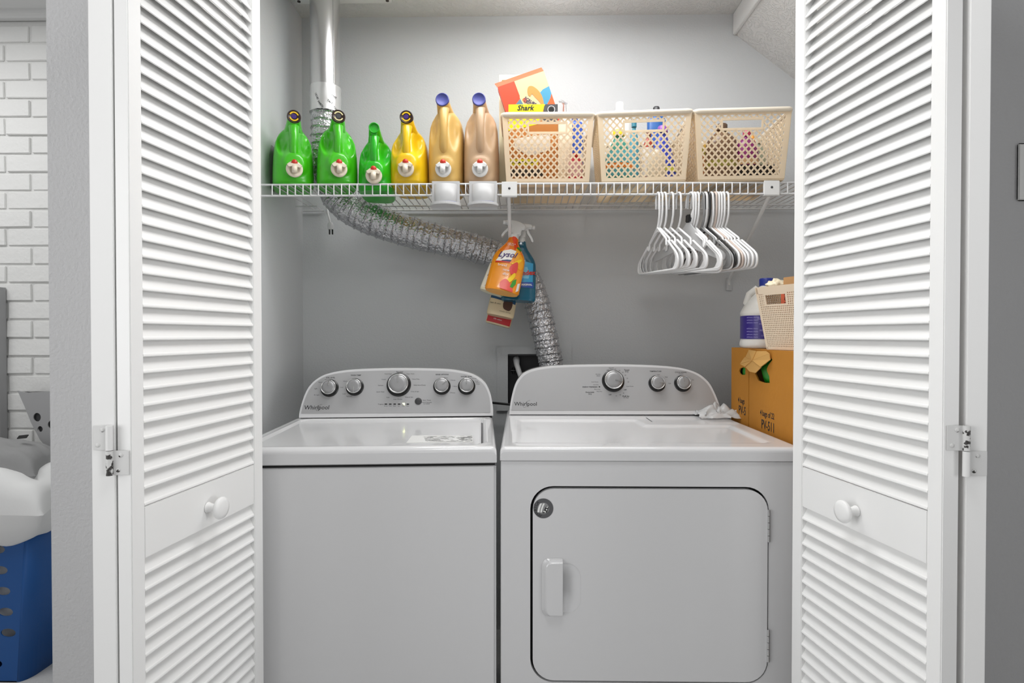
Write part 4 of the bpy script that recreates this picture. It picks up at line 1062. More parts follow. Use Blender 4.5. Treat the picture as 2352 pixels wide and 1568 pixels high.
# middle basket
bottle('teal cone-shaped spray bottle with a bright label in the middle basket', 1421, 1.93, 76, 300, '#3f9c8f', '#f2ce24', '#5ab4c4', 'cone', extra='#f08a2a', band=(.12, .6))
bottle('slim teal bottle leaning at the center of the middle basket', 1456, 2.02, 26, 275, '#4d93a6', '#3a7f93', None, 'slim')
bottle('white capped bottle rising above the rim of the middle basket', 1423, 2.08, 50, 236, '#f0efe9', '#fbfbf8', None, 'square')
bottle('violet-topped blue bottle at the right of the middle basket', 1522, 1.955, 62, 290, '#2a3aa8', '#8b4ba8', '#2f45c0', 'cone', extra='#d7d84a', band=(.1, .5))
bottle('squat white jar in front in the middle basket', 1507, 1.908, 42, 345, '#f6f0e4', '#fffaf0', None, 'square')
bottle('red-brown narrow bottle behind the white jar in the middle basket', 1489, 1.99, 26, 300, '#a2402a', '#6a3320', '#d8d0c8', 'round')
bottle('dark capped bottle peeking over the rim of the middle basket', 1507, 2.085, 42, 246, '#2d62a8', '#38393c', '#2358b4', 'square', extra='#f0c020')
# right basket
bottle('large brown bottle at the left of the right-hand basket', 1657, 1.945, 70, 286, '#6f543c', '#5b4432', '#7a5e48', 'round', extra='#a5a04a', band=(.1, .66), depth=.7)
bottle('olive green bottle squeezed at the left wall of the right-hand basket', 1620, 1.985, 26, 330, '#8c7c1c', '#c49a32', '#b47a4a', 'square', depth=.9)
bottle('magenta purple bottle in the middle of the right-hand basket', 1715, 1.945, 50, 300, '#7c1f66', '#b02a50', '#8a2a70', 'round', extra='#d8b080', depth=.7)
bottle('orange bottle beside the magenta one in the right-hand basket', 1728, 2.06, 26, 312, '#d8862a', '#e49a2c', None, 'square')
bottle('pale gray-green bottle at the right of the right-hand basket', 1742, 1.99, 30, 318, '#98a08c', '#b8b8a0', '#a9b09a', 'round')
a, c = P(1700, 378, 1.888), P(1781, 378, 1.888)
carton('low dark box lying at the front of the right-hand basket', (a.x, 1.888, zb_in), (1, 0, 0), a.z - zb_in, c.x - a.x, .022, lam('#1c120f', .5), 'dark_box')

# ================================================================ HANGERS
def hanger_mesh():
    r = .0035; mb = MB()
    hk = [(-.019, -.042), (-.019, -.016)] + [(.0 - .0175 * math.cos(t), -.0085 + .0175 * math.sin(t)) for t in [R(20 * i) for i in range(0, 9)]] + [(.0185, -.02), (.0205, -.045), (.0195, -.066), (.012, -.086), (.002, -.100), (.0, -.108)]
    mb.tube([V((a, 0, z)) for a, z in hk], [r * .8] + [r] * (len(hk) - 1), 8)
    for s in (1, -1):
        arm = [(0, -.104), (s * .012, -.110), (s * .088, -.146), (s * .094, -.150), (s * .0945, -.166), (s * .101, -.170), (s * .108, -.166), (s * .1085, -.157), (s * .113, -.158), (s * .186, -.196), (s * .203, -.209), (s * .209, -.225), (s * .204, -.240), (s * .188, -.246), (s * .10, -.247), (0, -.247)]
        mb.tube([V((a, 0, z)) for a, z in arm[:9]] + [V((a, 0, z)) for a, z in smooth_poly(arm[9:14], 4)] + [V((a, 0, z)) for a, z in arm[14:]], r, 8)
        fin = [(s * .16, -.184), (s * .186, -.197), (s * .203, -.210), (s * .208, -.225), (s * .203, -.239), (s * .188, -.245), (s * .15, -.246), (s * .172, -.236), (s * .184, -.222), (s * .182, -.208)]
        mb.prism([V((a, -.001, z)) for a, z in fin], (0, .002, 0))
    mb.prism([V((a, -.001, z)) for a, z in ((0, -.104), (.05, -.127), (.03, -.122), (0, -.117), (-.03, -.122), (-.05, -.127))], (0, .002, 0))
    return mb
HM = {}
def hanger(px, py, yaw, tilt, mt, label, swing=0, group=None):
    if mt not in HM:
        o = hanger_mesh().build('clothes_hanger', mt); HM[mt] = o.data
    else: o = link('clothes_hanger', HM[mt])
    c = P(px, 446, SY - .0036); psi = R(yaw)
    o.matrix_world = TR(c.x, SY - .0036, SL - .0045) @ Matrix.Rotation(R(-90) + psi, 4, 'Z') @ Matrix.Rotation(R(tilt), 4, 'Y') @ Matrix.Rotation(R(swing), 4, 'X')
    tag(o, label, 'hanger', group or 'clothes hangers on the shelf lip')
    return o
L_ = [(1511, 'leftmost of the five left-hand white plastic hangers on the shelf lip', 3, 4, 1), (1518, 'second from left of the five left-hand white plastic hangers', 6, 3.2, -1), (1526, 'middle one of the five left-hand white plastic hangers', 6, 2.5, 1),
      (1542, 'fourth from left of the five left-hand white plastic hangers, with gaps either side', 7, 3, 0), (1559, 'white plastic hanger standing alone, last of the five left-hand ones', 8, 3.5, 1)]
for px, lab, yw, tl, sw_ in L_: hanger(px, 436, yw, tl, 'hanger_white', lab, sw_)
R_ = [(1587, 'leftmost white hanger of the crowded right-hand bunch, tilted lowest', 'hanger_white', 10, 7, 2), (1594, 'second white hanger from the left in the right-hand bunch', 'hanger_white', 7, 5, 0), (1601, 'third white hanger from the left in the right-hand bunch', 'hanger_white', 5, 3.5, -1),
      (1612, 'gray plastic hanger in the right-hand bunch', 'hanger_grey', 6, 3, 1), (1619, 'white hanger just right of the gray one', 'hanger_white', 6, 4, 0), (1626, 'black plastic hanger in the right-hand bunch', 'hanger_black', 5, 3, 0),
      (1633, 'white hanger between the black and the beige hanger', 'hanger_white', 4, 2.5, 1), (1641, 'beige plastic hanger in the right-hand bunch', 'hanger_beige', 5, 3, 0), (1647, 'white hanger just right of the beige one', 'hanger_white', 5, 3.4, 0),
      (1653, 'third white hanger from the right end of the bunch', 'hanger_white', 5, 3, 0), (1659, 'second white hanger from the right end of the bunch', 'hanger_white', 6, 2.6, 0), (1668, 'rightmost white hanger of the bunch, nearest the angled bracket', 'hanger_white', 6, 3, 0)]
for px, lab, mt, yw, tl, sw_ in R_: hanger(px, 436, yw, tl, mt, lab, sw_)
# broad padded skirt hanger with dark clip
c = P(1589, 446, SY - .0036)
ck = thing('clip_hanger', 'wide-shouldered translucent white hanger with a dark clip on its neck', 'hanger', TR(c.x - .004, SY - .0036, SL - .0045) @ Matrix.Rotation(R(-90 + 22), 4, 'Z') @ Matrix.Rotation(R(6), 4, 'Y'), 'clothes hangers on the shelf lip')
hk = [(-.019, -.04), (-.019, -.016)] + [(.0 - .0175 * math.cos(t), -.0085 + .0175 * math.sin(t)) for t in [R(20 * i) for i in range(0, 9)]] + [(.0185, -.02), (.0195, -.045), (.010, -.07), (.0, -.09)]
MB().tube([V((a, 0, z)) for a, z in hk], .0032, 8).build('hook', 'hanger_white', ck)
body = [(0, -.084), (.012, -.084), (.02, -.10), (.10, -.155), (.17, -.185), (.185, -.205), (.17, -.212), (.09, -.19), (.0, -.168), (-.09, -.19), (-.17, -.212), (-.185, -.205), (-.17, -.185), (-.10, -.155), (-.02, -.10), (-.012, -.084)]
MB().prism([V((a, -.003, z)) for a, z in smooth_poly([b_ for b_ in body], 3)], (0, .006, 0)).build('shoulders', m_('milky', '#dcdcdc', .3, transl=.3), ck, bevel=.001)
MB().box2((-.010, -.008, -.088), (.012, .008, -.062)).build('clip', m_('clip_dark', '#2b2b2c', .3), ck, bevel=.003)

# ================================================================ SPRAY BOTTLES ON THE BRACKET
def spray(label, base, top, mt, hw_, hd_, face=1, head=True, n=2.2, turn=0, profile=None, name='spray_bottle', wide=True):
    M = upframe(base, top) @ Matrix.Rotation(R(turn), 4, 'Z'); H = (V(top) - V(base)).length
    r = thing(name, label, 'bottle', M)
    prof = profile or [(0, .93), (.02, 1), (.1, 1.0), (.3, .985), (.5, .97), (.62, .94), (.70, .84), (.78, .66), (.86, .46), (.93, .34), (1, .30)]
    rg = []
    def at(t):
        for (a, u), (c, v) in zip(prof, prof[1:]):
            if t <= c: return u + (v - u) * (t - a) / (c - a)
        return prof[-1][1]
    NZ = 36
    for j in range(NZ + 1):
        t = j / NZ; rg.append(ring_se(hw_ * at(t), -max(hd_ * (.55 + .45 * at(t)), .012) if t < .9 else -.0135, max(hd_ * (.55 + .45 * at(t)), .012) if t < .9 else .0135, H * t, n, 36, lambda x, z: 0))
    MB().rings(rg, True).build('bottle_body', mt, r)
    def surf(x, z):
        t = z / H; a = hw_ * at(t); b = hd_ * (.55 + .45 * at(t)); q = min(.995, abs(x) / a); return -b * (1 - q ** n) ** (1 / n)
    if head:
        MB().lathe([(.0165, H - .004), (.0168, H + .014), (.014, H + .016)], seg=28).build('collar', 'white_plastic', r)
        f = face
        pf = [(-.016, .014), (.016, .014), (.021, .028), (.020, .040), (.030, .044), (.033, .055), (.022, .064), (-.004, .070), (-.030, .068), (-.041, .063), (-.041, .052), (-.030, .050), (-.018, .046), (-.017, .030)]
        P_ = [(f * x, z + H) for x, z in smooth_poly(pf + [pf[0]], 3)[:-1]]
        MB().prism([V((x, -.0105, z)) for x, z in P_], (0, .021, 0), True).build('trigger_head', 'white_plastic', r, bevel=.003)
        tr = smooth_poly([(-.026, .05), (-.030, .036), (-.042, .016), (-.046, .002), (-.040, .0), (-.034, .014), (-.023, .030), (-.018, .046)], 3)
        MB().prism([V((f * x, -.007, z + H)) for x, z in tr], (0, .014, 0)).build('trigger', 'white_plastic', r, bevel=.002)
        MB().tube([V((f * -.040, 0, H + .0575)), V((f * -.050, 0, H + .0575))], .0075, 12).build('nozzle', 'white_plastic', r)
    return r, H, surf
def pr(r, surf, H, hw_, items, eps0=.0006):
    for k, (mt, pts) in enumerate(items):
        pts = [(max(-.93, min(.93, x)), z) for x, z in pts]
        if k and len(pts) > 5: pts = smooth_poly(pts[-1:] + pts, 3)[:-1]
        mb = MB(); flatpoly(mb, [(x * hw_, z * H) for x, z in pts], FXZ); wrap(mb, surf, eps0 + k * .00022, mt, r, 'label_print')
def tx(r, surf, H, hw_, mt, items, eps=.0032):
    mb = MB()
    for s_, x, z, h, *o in items:
        k = dict(o[0]) if o else {}; ro = k.pop('rot', 0); put_text(mb, s_, h, TR(x * hw_, 0, z * H) @ FXZ, rot=R(ro), **k)
    wrap(mb, surf, eps, mt, r, 'lettering', sub=.02)
MT['orange_bottle'] = mat('orange_bottle', '#f5981a', .22, coat=.4)
MT['windex_blue'] = mat('windex_blue', '#0f5f78', .15, coat=.5, transl=.1)
b0 = P(1152, 672, 1.965); t0 = P(1180, 549, 2.03)
r, H, sf = spray('orange spray bottle reading Lysol brand new day, hanging in front of the others', b0, t0, 'orange_bottle', .0605, .026, 1)
pr(r, sf, H, .0605, [(lam('#f07c12', .3), [(-.5, .80), (-.2, .99), (.2, .99), (.42, .80), (.6, .72), (-.7, .70)]), (lam('#e9481a', .3), [(-.1, .99), (.2, .99), (.36, .84), (.75, .68), (.5, .60), (.25, .72), (.1, .86)]),
    (lam('#f6a81c', .3), [(.3, .80), (.6, .73), (.88, .55), (.8, .42), (.4, .5), (.25, .65)]),
    (lam('#fbf8f0', .3), [(-.72, .50), (.12, .52), (.33, .735), (.0, .75), (-.42, .70)]), (lam('#1f2a6a', .3), [(-.30, .50), (.12, .52), (.17, .555), (-.1, .545), (-.42, .515)]), (lam('#d8371a', .3), [(-.72, .50), (.1, .515), (.1, .495), (-.4, .48), (-.74, .47)]),
    (lam('#fbd21a', .3), [(.18, .50), (.35, .52), (.62, .60), (.75, .605), (.66, .55), (.38, .46)]), (lam('#e2453f', .3), [(.15, .40), (.30, .49), (.55, .54), (.62, .42), (.55, .33), (.3, .30)]),
    (lam('#fbd21a', .3), [(.05, .16), (.22, .22), (.50, .34), (.58, .28), (.40, .17), (.18, .13)]), (lam('#e85a4f', .3), [(-.2, .12), (.05, .20), (.35, .15), (.62, .03), (.5, .0), (-.12, .02)]), (lam('#3f9a32', .3), [(.40, .08), (.50, .20), (.68, .245), (.70, .16), (.55, .07)]), (lam('#2f8a2c', .3), [(.30, .80), (.42, .835), (.62, .79), (.58, .76), (.42, .78)]),
    (lam('#e9e6e0', .4), [(.78, .02), (.92, .06), (.93, .2), (.80, .17)])])
tx(r, sf, H, .0605, 'purple_ink', [('Lysol', -.17, .632, .0305, {'shear': .45, 'offset': .0003, 'rot': 6})], .0032)
tx(r, sf, H, .0605, 'white_plastic', [('brand', -.28, .43, .0135, {}), ('new', .0, .355, .0135, {}), ('day', -.02, .285, .0145, {'shear': .4}), ('LEMON &', -.05, .855, .007, {}), ('CITRUS', -.08, .825, .007, {})], .0036)
MB().prism([V((x * .0605 * .93, y * .026 * .96, -.0006)) for x, y in circ(0, 0, 1, 30)], (0, 0, .0004)).build('bottle_bottom', lam('#f4b25e', .4), r, label='pale orange oval bottom')
b1 = P(1190, 692, 2.035); t1 = P(1196, 556, 2.075)
r, H, sf = spray('blue glass-cleaner spray bottle with a light blue label, right of the orange one', b1, t1, 'windex_blue', .062, .022, -1, n=2.6)
pr(r, sf, H, .062, [(lam('#3aa0cc', .3), [(.0, .22), (.80, .22), (.78, .62), (.0, .66)]), (lam('#7cc6e0', .3), [(.1, .36), (.55, .36), (.6, .44), (.45, .55), (.1, .56)]), (lam('#2b4fa0', .3), [(0, .21), (.84, .21), (.84, .31), (0, .29)])])
tx(r, sf, H, .062, 'red', [('Windex', .30, .445, .0235, {'offset': .0009, 'rot': 8, 'shear': .1})], .0026)
tx(r, sf, H, .062, 'white_plastic', [('ORIGINAL', .42, .255, .0095, {'offset': .0003, 'rot': 4})], .0026)
b2 = P(1128, 672, 2.0); t2 = P(1172, 560, 2.075)
MT['pale_bottle'] = mat('pale_bottle', '#e9e2c6', .35)
r, H, sf = spray('cream and green bottle poking out at the left behind the orange spray bottle', b2 + V((0, .035, 0)), t2, 'pale_bottle', .046, .020, 1, head=False, n=3)
pr(r, sf, H, .046, [(lam('#2f8f3a', .35), [(-.95, .52), (-.6, .66), (.0, .7), (.9, .3), (.95, 0), (.6, 0), (.5, .3), (-.2, .5)]), (lam('#f3eedd', .35), [(-.97, .04), (.5, .02), (.4, .3), (-.3, .46), (-.95, .46)])])
tx(r, sf, H, .046, 'ink', [('CLR', -.45, .32, .022, {'rot': 58, 'offset': .0008}), ('ZERO WASTE', -.2, .08, .0075, {'rot': 2})], .003)
b3 = P(1148, 727, 2.055); t3 = P(1178, 590, 2.10)
MT['tan_bottle'] = mat('tan_bottle', '#d8c6a2', .35)
r, H, sf = spray('white bottle with a dark blue and tan label, hanging second lowest', b3, t3, 'tan_bottle', .050, .020, 1, head=False, n=3)
pr(r, sf, H, .050, [(lam('#1d4c72', .35), [(-.93, .26), (.93, .22), (.93, .72), (-.93, .72)]), (lam('#4e2f20', .35), [(.15, .12), (.6, .10), (.74, .2), (.55, .34), (.2, .32), (.05, .2)]), (lam('#2b2522', .35), [(-.25, .3), (.0, .27), (.05, .4), (-.15, .42)])])
tx(r, sf, H, .050, 'ink', [('Stain & odor', -.5, .18, .008, {}), ('remover 32 fl oz', .3, .07, .006, {})], .003)
b4 = P(1143, 747, 2.10); t4 = P(1172, 640, 2.115)
r, H, sf = spray('lowest bottle of the bunch, with a red label and tan rim', b4, t4, 'tan_bottle', .0475, .018, 1, head=False, n=3)
pr(r, sf, H, .0475, [(lam('#c4232c', .35), [(-.97, .03), (.97, .03), (.97, .5), (-.97, .5)])])
tx(r, sf, H, .0475, 'white_plastic', [('All purpose cleaner', .0, .17, .0075, {}), ('kills odors', -.1, .11, .0075, {})], .003)

# ================================================================ BOXES RIGHT OF THE DRYER
XB = .692
def tall_box(label, y0_, y1_, zt_, hole_px, texts, name='cardboard_box'):
    r = thing(name, label, 'box', TR(XB, y0_, 0)); D_ = y1_ - y0_; Wb = .40; t = .004
    # left face (x = 0) with a torn hand hole; local y along depth
    SF_ = frame(V((0, 0, 0)), V((0, -1, 0)), V((0, 0, 1)), V((-1, 0, 0)))     # u = -y
    def uv(px, py): p = PX(px, py, XB); return (-(p.y - y0_), p.z)
    out_ = [(-D_, 0), (0, 0), (0, zt_), (-D_, zt_)]; hole_ = [uv(*p) for p in hole_px]
    mb = MB(); flatpoly(mb, out_, SF_, [hole_]); flatpoly(mb, out_, TR(t, 0, 0) @ SF_, [hole_])
    for lp in (out_, hole_):
        n = len(lp); vs = [SF_ @ V((a, c, 0)) for a, c in lp] + [SF_ @ V((a, c, -t)) for a, c in lp]
        mb.add(vs, [(i, (i + 1) % n, (i + 1) % n + n, i + n) for i in range(n)])
    mb.build('side_panel', 'cardboard', r)
    MB().box2((t, 0, 0), (Wb, t, zt_)).build('front_panel', 'cardboard', r)
    MB().box2((t, D_ - t, 0), (Wb, D_, zt_)).build('back_panel', 'cardboard', r)
    MB().box2((Wb - t, t, 0), (Wb, D_ - t, zt_)).build('side_panel', 'cardboard', r)
    MB().box2((t, t, 0), (Wb - t, D_ - t, t)).build('bottom_panel', 'cardboard', r)
    MB().box2((t, t, zt_ - t), (Wb - t, D_ / 2 - .001, zt_)).build('top_flap', 'cardboard', r)
    MB().box2((t, D_ / 2 + .001, zt_ - t), (Wb - t, D_ - t, zt_)).build('top_flap', 'cardboard', r)
    mb = MB()
    for s_, px, py, h, sx in texts:
        u, v = uv(px, py); put_text(mb, s_, h, SF_ @ TR(u, v, .0006), sx=sx, offset=h * .012)
    mb.build('lettering', 'ink', r)
    hc = [sum(q[i] for q in hole_) / len(hole_) for i in (0, 1)]
    ry_ = min(.085, -hc[0] - .012, D_ + hc[0] - .012)
    g = MB(); rg = []
    for j in range(9):
        ph = math.pi * (j + .02) / 8.04; rg.append([SF_ @ V((hc[0], hc[1], -.034)) + V((.028 * math.sin(ph) * math.cos(a) + .006 * noise.noise(V((math.cos(a) * 2, math.sin(a) * 2, j))), ry_ * math.sin(ph) * math.sin(a), .055 * math.cos(ph))) for a in [2 * math.pi * i / 20 for i in range(20)]])
    g.rings(rg, True).build('green_bag', 'green_bag', r, label='green plastic bag seen through the torn hole')
    return r
zt1 = 1.137
tall_box('cardboard box lettered 4 bags of 22 PV-511, nearest, with a torn hole', 1.36, 1.728, zt1,
         [(1734, 857), (1740, 848), (1745, 842), (1756, 836), (1762, 828), (1772, 822), (1774, 826), (1765, 838), (1761, 847), (1762, 853), (1767, 864), (1768, 879), (1756, 879), (1742, 874)],
         [('4 bags of 22', 1762, 952, .0235, .80), ('PV-511', 1764, 979, .037, .80)])
tall_box('cardboard box behind the lettered one, only its left strip showing', 1.733, 1.873, zt1 + .001,
         [(1697, 852), (1699, 846), (1706, 843), (1712, 845), (1712, 860), (1703, 861), (1698, 857)],
         [('4 bags', 1703, 920, .0235, .9), ('PV-5', 1705, 943, .037, .80)])
# torn flap of cardboard
fp = [(1701, 836), (1712, 842), (1721, 853), (1735, 856), (1748, 843), (1770, 826), (1768, 812), (1760, 806), (1738, 806), (1720, 803), (1712, 820), (1706, 828)]
fl = [PX(x, y, XB - .006 - .010 * (1 if i in (0, 1, 2, 3, 4) else 0)) for i, (x, y) in enumerate(fp)]
cen = sum(fl, V()) / len(fl) + V((-.004, 0, 0))
mb = MB()
for i in range(len(fl)): mb.add([fl[i], fl[(i + 1) % len(fl)], cen], [(0, 1, 2)])
fo = mb.build('flap', 'cardboard_light', None)
bx = [o for o in col.objects if o.name.startswith('cardboard_box')][0]
fo.parent = bx; fo.matrix_parent_inverse = bx.matrix_world.inverted() if False else Matrix.Translation(-V((XB, 1.36, 0)))
fo['label'] = 'torn curling cardboard flap'
m = fo.modifiers.new('s', 'SOLIDIFY'); m.thickness = .002

# bleach jug
MT['bleach_white'] = mat('bleach_white', '#eeebe4', .35, transl=.12)
bj = P(1727, 800, 1.80); bj.z = zt1 + .0015
r = thing('bleach_jug', 'white bleach jug with a dark purple label and blue cap on the back box', 'jug', TR(XB + .079, 1.795, bj.z + .0)  @ Matrix.Rotation(R(-12), 4, 'Z'))
Hh = .203; rg = []
prof = [(0, .93), (.015, .99), (.07, 1.0), (.12, .97), (.13, .955), (.5, .955), (.51, .985), (.56, .97), (.66, .84), (.78, .60), (.87, .38), (.93, .27), (1.0, .25)]
def lp_(tab, t):
    for (a, u), (c, v) in zip(tab, tab[1:]):
        if t <= c: return u + (v - u) * (t - a) / (c - a)
    return tab[-1][1]
for j in range(41):
    t = j / 40; q = lp_(prof, t) * .077; rg.append(ring_se(q, -q, q, Hh * t, 2.5 if t < .7 else 2.1, 40, lambda x, z: 0))
MB().rings(rg, True).build('jug_body', 'bleach_white', r)
rg = [ring_se(.0750, -.0750, .0750, z, 2.5, 48, lambda x, z: 0) for z in (.028, .065, .100)]
MB().rings(rg, True, False, False).build('label_band', m_('bleach_label', '#34247e', .35), r)
MB().lathe([(.0205, Hh - .012), (.021, Hh + .012), (.019, Hh + .015), (.001, Hh + .015)], seg=28).build('cap', m_('bleach_cap', '#1f2f86', .4), r)
MB().tube([V((-.045, 0, .125)), V((-.058, 0, .142)), V((-.050, 0, .168)), V((-.025, 0, .186))], [.011, .011, .011, .012], 14).build('handle', 'bleach_white', r)
mb = MB()
def tl(s_, ang, z, h):
    a = R(ang); ca, sa = math.cos(a), math.sin(a); n_ = 2.5
    x = .0752 * math.copysign(abs(ca) ** (2 / n_), ca); y = .0752 * math.copysign(abs(sa) ** (2 / n_), sa); nn = V((ca, sa, 0)).normalized()
    put_text(mb, s_, h, frame(V((x, y, z)) + nn * .0014, V((-sa, ca, 0)), V((0, 0, 1)), nn))
for z in (.094, .086, .078, .060, .051, .042, .034): tl('whitens cleans', 232, z, .0062)
tl('BLEACH', 262, .090, .013); tl('disinfects 99.9%', 262, .074, .006); tl('REGULAR', 262, .054, .008); tl('121 FL OZ', 262, .038, .006)
mb.build('lettering', m_('label_pale', '#a9a2dc', .4), r)

# woven white basket on the boxes
wb0 = V((XB + .001, 1.605, zt1 + .0025)); du = V((.36, -.93, 0)).normalized(); dv = V((.93, .36, 0)).normalized()
wb = thing('woven_basket', 'cream perforated basket packed with paper, on top of the cardboard boxes', 'basket', frame(wb0, du, dv, V((0, 0, 1))))
Lw, Ww, Hw = .20, .24, .172; ex = .022
B_q = [V((0, 0, 0)), V((Lw, 0, 0)), V((Lw, Ww, 0)), V((0, Ww, 0))]; T_q = [V((-ex, -ex, Hw)), V((Lw + ex, -ex, Hw)), V((Lw + ex, Ww + ex, Hw)), V((-ex, Ww + ex, Hw))]
def woven(q, nu, nv, slot=None):
    fm = quadmap(q); n = (q[1] - q[0]).cross(q[3] - q[0]).normalized(); mb = MB()
    for i in range(nu + 1):
        u = i / nu; segs = [(0, 1)]
        if slot and slot[0] < u < slot[1]: segs = [(0, slot[2]), (slot[3], 1)]
        for a, c in segs: bar(mb, fm(u, a), fm(u, c), .0034, n, .0022)
    for j in range(nv + 1):
        v = j / nv; segs = [(0, 1)]
        if slot and slot[2] < v < slot[3]: segs = [(0, slot[0]), (slot[1], 1)]
        for a, c in segs: bar(mb, fm(a, v), fm(c, v), .0030, n, .0026)
    for (u0, v0, u1, v1) in ((0, .9, 1, 1), (0, 0, 1, .035), (0, 0, .03, 1), (.97, 0, 1, 1)) + (((slot[0] - .03, slot[2] - .03, slot[1] + .03, slot[2]), (slot[0] - .03, slot[3], slot[1] + .03, slot[3] + .03), (slot[0] - .03, slot[2], slot[0], slot[3]), (slot[1], slot[2], slot[1] + .03, slot[3])) if slot else ()):
        mb.prism([fm(u0, v0) - n * .0016, fm(u1, v0) - n * .0016, fm(u1, v1) - n * .0016, fm(u0, v1) - n * .0016], n * .0032)
    return mb
woven([B_q[0], B_q[1], T_q[1], T_q[0]], 36, 30, (.13, .42, .72, .87)).build('woven_side', 'woven_cream', wb, recalc=False)
woven([B_q[3], B_q[0], T_q[0], T_q[3]], 40, 30).build('woven_side', 'woven_cream', wb, recalc=False)
woven([B_q[1], B_q[2], T_q[2], T_q[1]], 40, 30).build('woven_side', 'woven_cream', wb, recalc=False)
woven([B_q[2], B_q[3], T_q[3], T_q[2]], 36, 30).build('woven_side', 'woven_cream', wb, recalc=False)
MB().prism([p + V((0, 0, -.001)) for p in B_q], (0, 0, .002)).build('basket_base', 'woven_cream', wb)
# crumpled paper and cardboard in it
def blob(name, label, cat, M, size, mt, seed, amp=.3, nn=2.0, lab=True):
    bm = bmesh.new(); bmesh.ops.create_icosphere(bm, subdivisions=4, radius=1)
    for v in bm.verts:
        d = v.co.normalized(); k = 1 + amp * noise.noise(d * nn + V((seed, 0, 0))) + amp * .55 * abs(noise.noise(d * nn * 2.7 + V((0, seed, 0))))
        v.co = V((d.x * size[0], d.y * size[1], d.z * size[2])) * k
    me = bpy.data.meshes.new(name); bm.to_mesh(me); bm.free(); me.materials.append(MT[mt] if isinstance(mt, str) else mt)
    for p in me.polygons: p.use_smooth = True
    o = link(name, me); o.matrix_world = M
    if cat: tag(o, label, cat)
    return o
WBM = wb.matrix_world.copy()
blob('crumpled_paper', 'crumpled tan packing paper bulging out of the woven basket', 'paper', WBM @ TR(.095, .115, .098), (.085, .098, .088), m_('tan_paper', '#d9b98a', .8), 3, .22, 2.6)
blob('plastic_wrap', 'pale wrinkled plastic wrap at the left edge of the woven basket', 'plastic bag', WBM @ TR(.012, .02, Hw + .004), (.024, .03, .018), m_('pale_wrap', '#e6d9bb', .35), 9, .35, 2.4)
cc = thing('brown_carton', 'small brown carton standing in the woven basket', 'box', WBM @ TR(.045, .010, .09))
MB().box2((0, 0, 0), (.09, .012, .107)).build('carton_body', lam('#b98d5c', .7), cc, bevel=.001)
gl = thing('glove_packet', 'orange packet lettered GLOVE showing through the woven basket handle slot', 'packet', WBM @ TR(.045, .002, .10))
MB().box2((0, 0, 0), (.030, .006, .056)).build('packet_body', lam('#d8694a', .5), gl, bevel=.0008)
mb = MB(); put_text(mb, 'GLOVE', .0155, TR(.019, -.0008, .036) @ FR, rot=R(90), offset=.0003, sx=.8); mb.build('lettering', 'ink', gl)

# crumpled clear sheet on the dryer
def sheet():
    c = PZ(1652, 958, ZT); r = MB(); n = 26; vs = []
    for j in range(n):
        for i in range(n):
            u, v = i / (n - 1) - .5, j / (n - 1) - .5; q = V((u * 5, v * 5, 1.7)); e = max(0, 1 - (u * u + v * v) * 3.4)
            z = .004 + e * (.026 * abs(noise.noise(q)) * 2 + .012) + .005 * noise.noise(q * 3)
            vs.append(V((u * .16 + .02 * noise.noise(q + V((3, 3, 3))), v * .12 + .02 * noise.noise(q + V((7, 3, 3))), max(.001, z))))
    r.add(vs, [(j * n + i, j * n + i + 1, (j + 1) * n + i + 1, (j + 1) * n + i) for j in range(n - 1) for i in range(n - 1)], True)
    o = r.build('plastic_bag', m_('thin_plastic', '#e9eaea', .25, transl=.35), None); o.location = (c.x, c.y, ZT + .0005)
    tag(o, 'crumpled translucent white plastic bag on the back right corner of the dryer', 'plastic bag')
sheet()

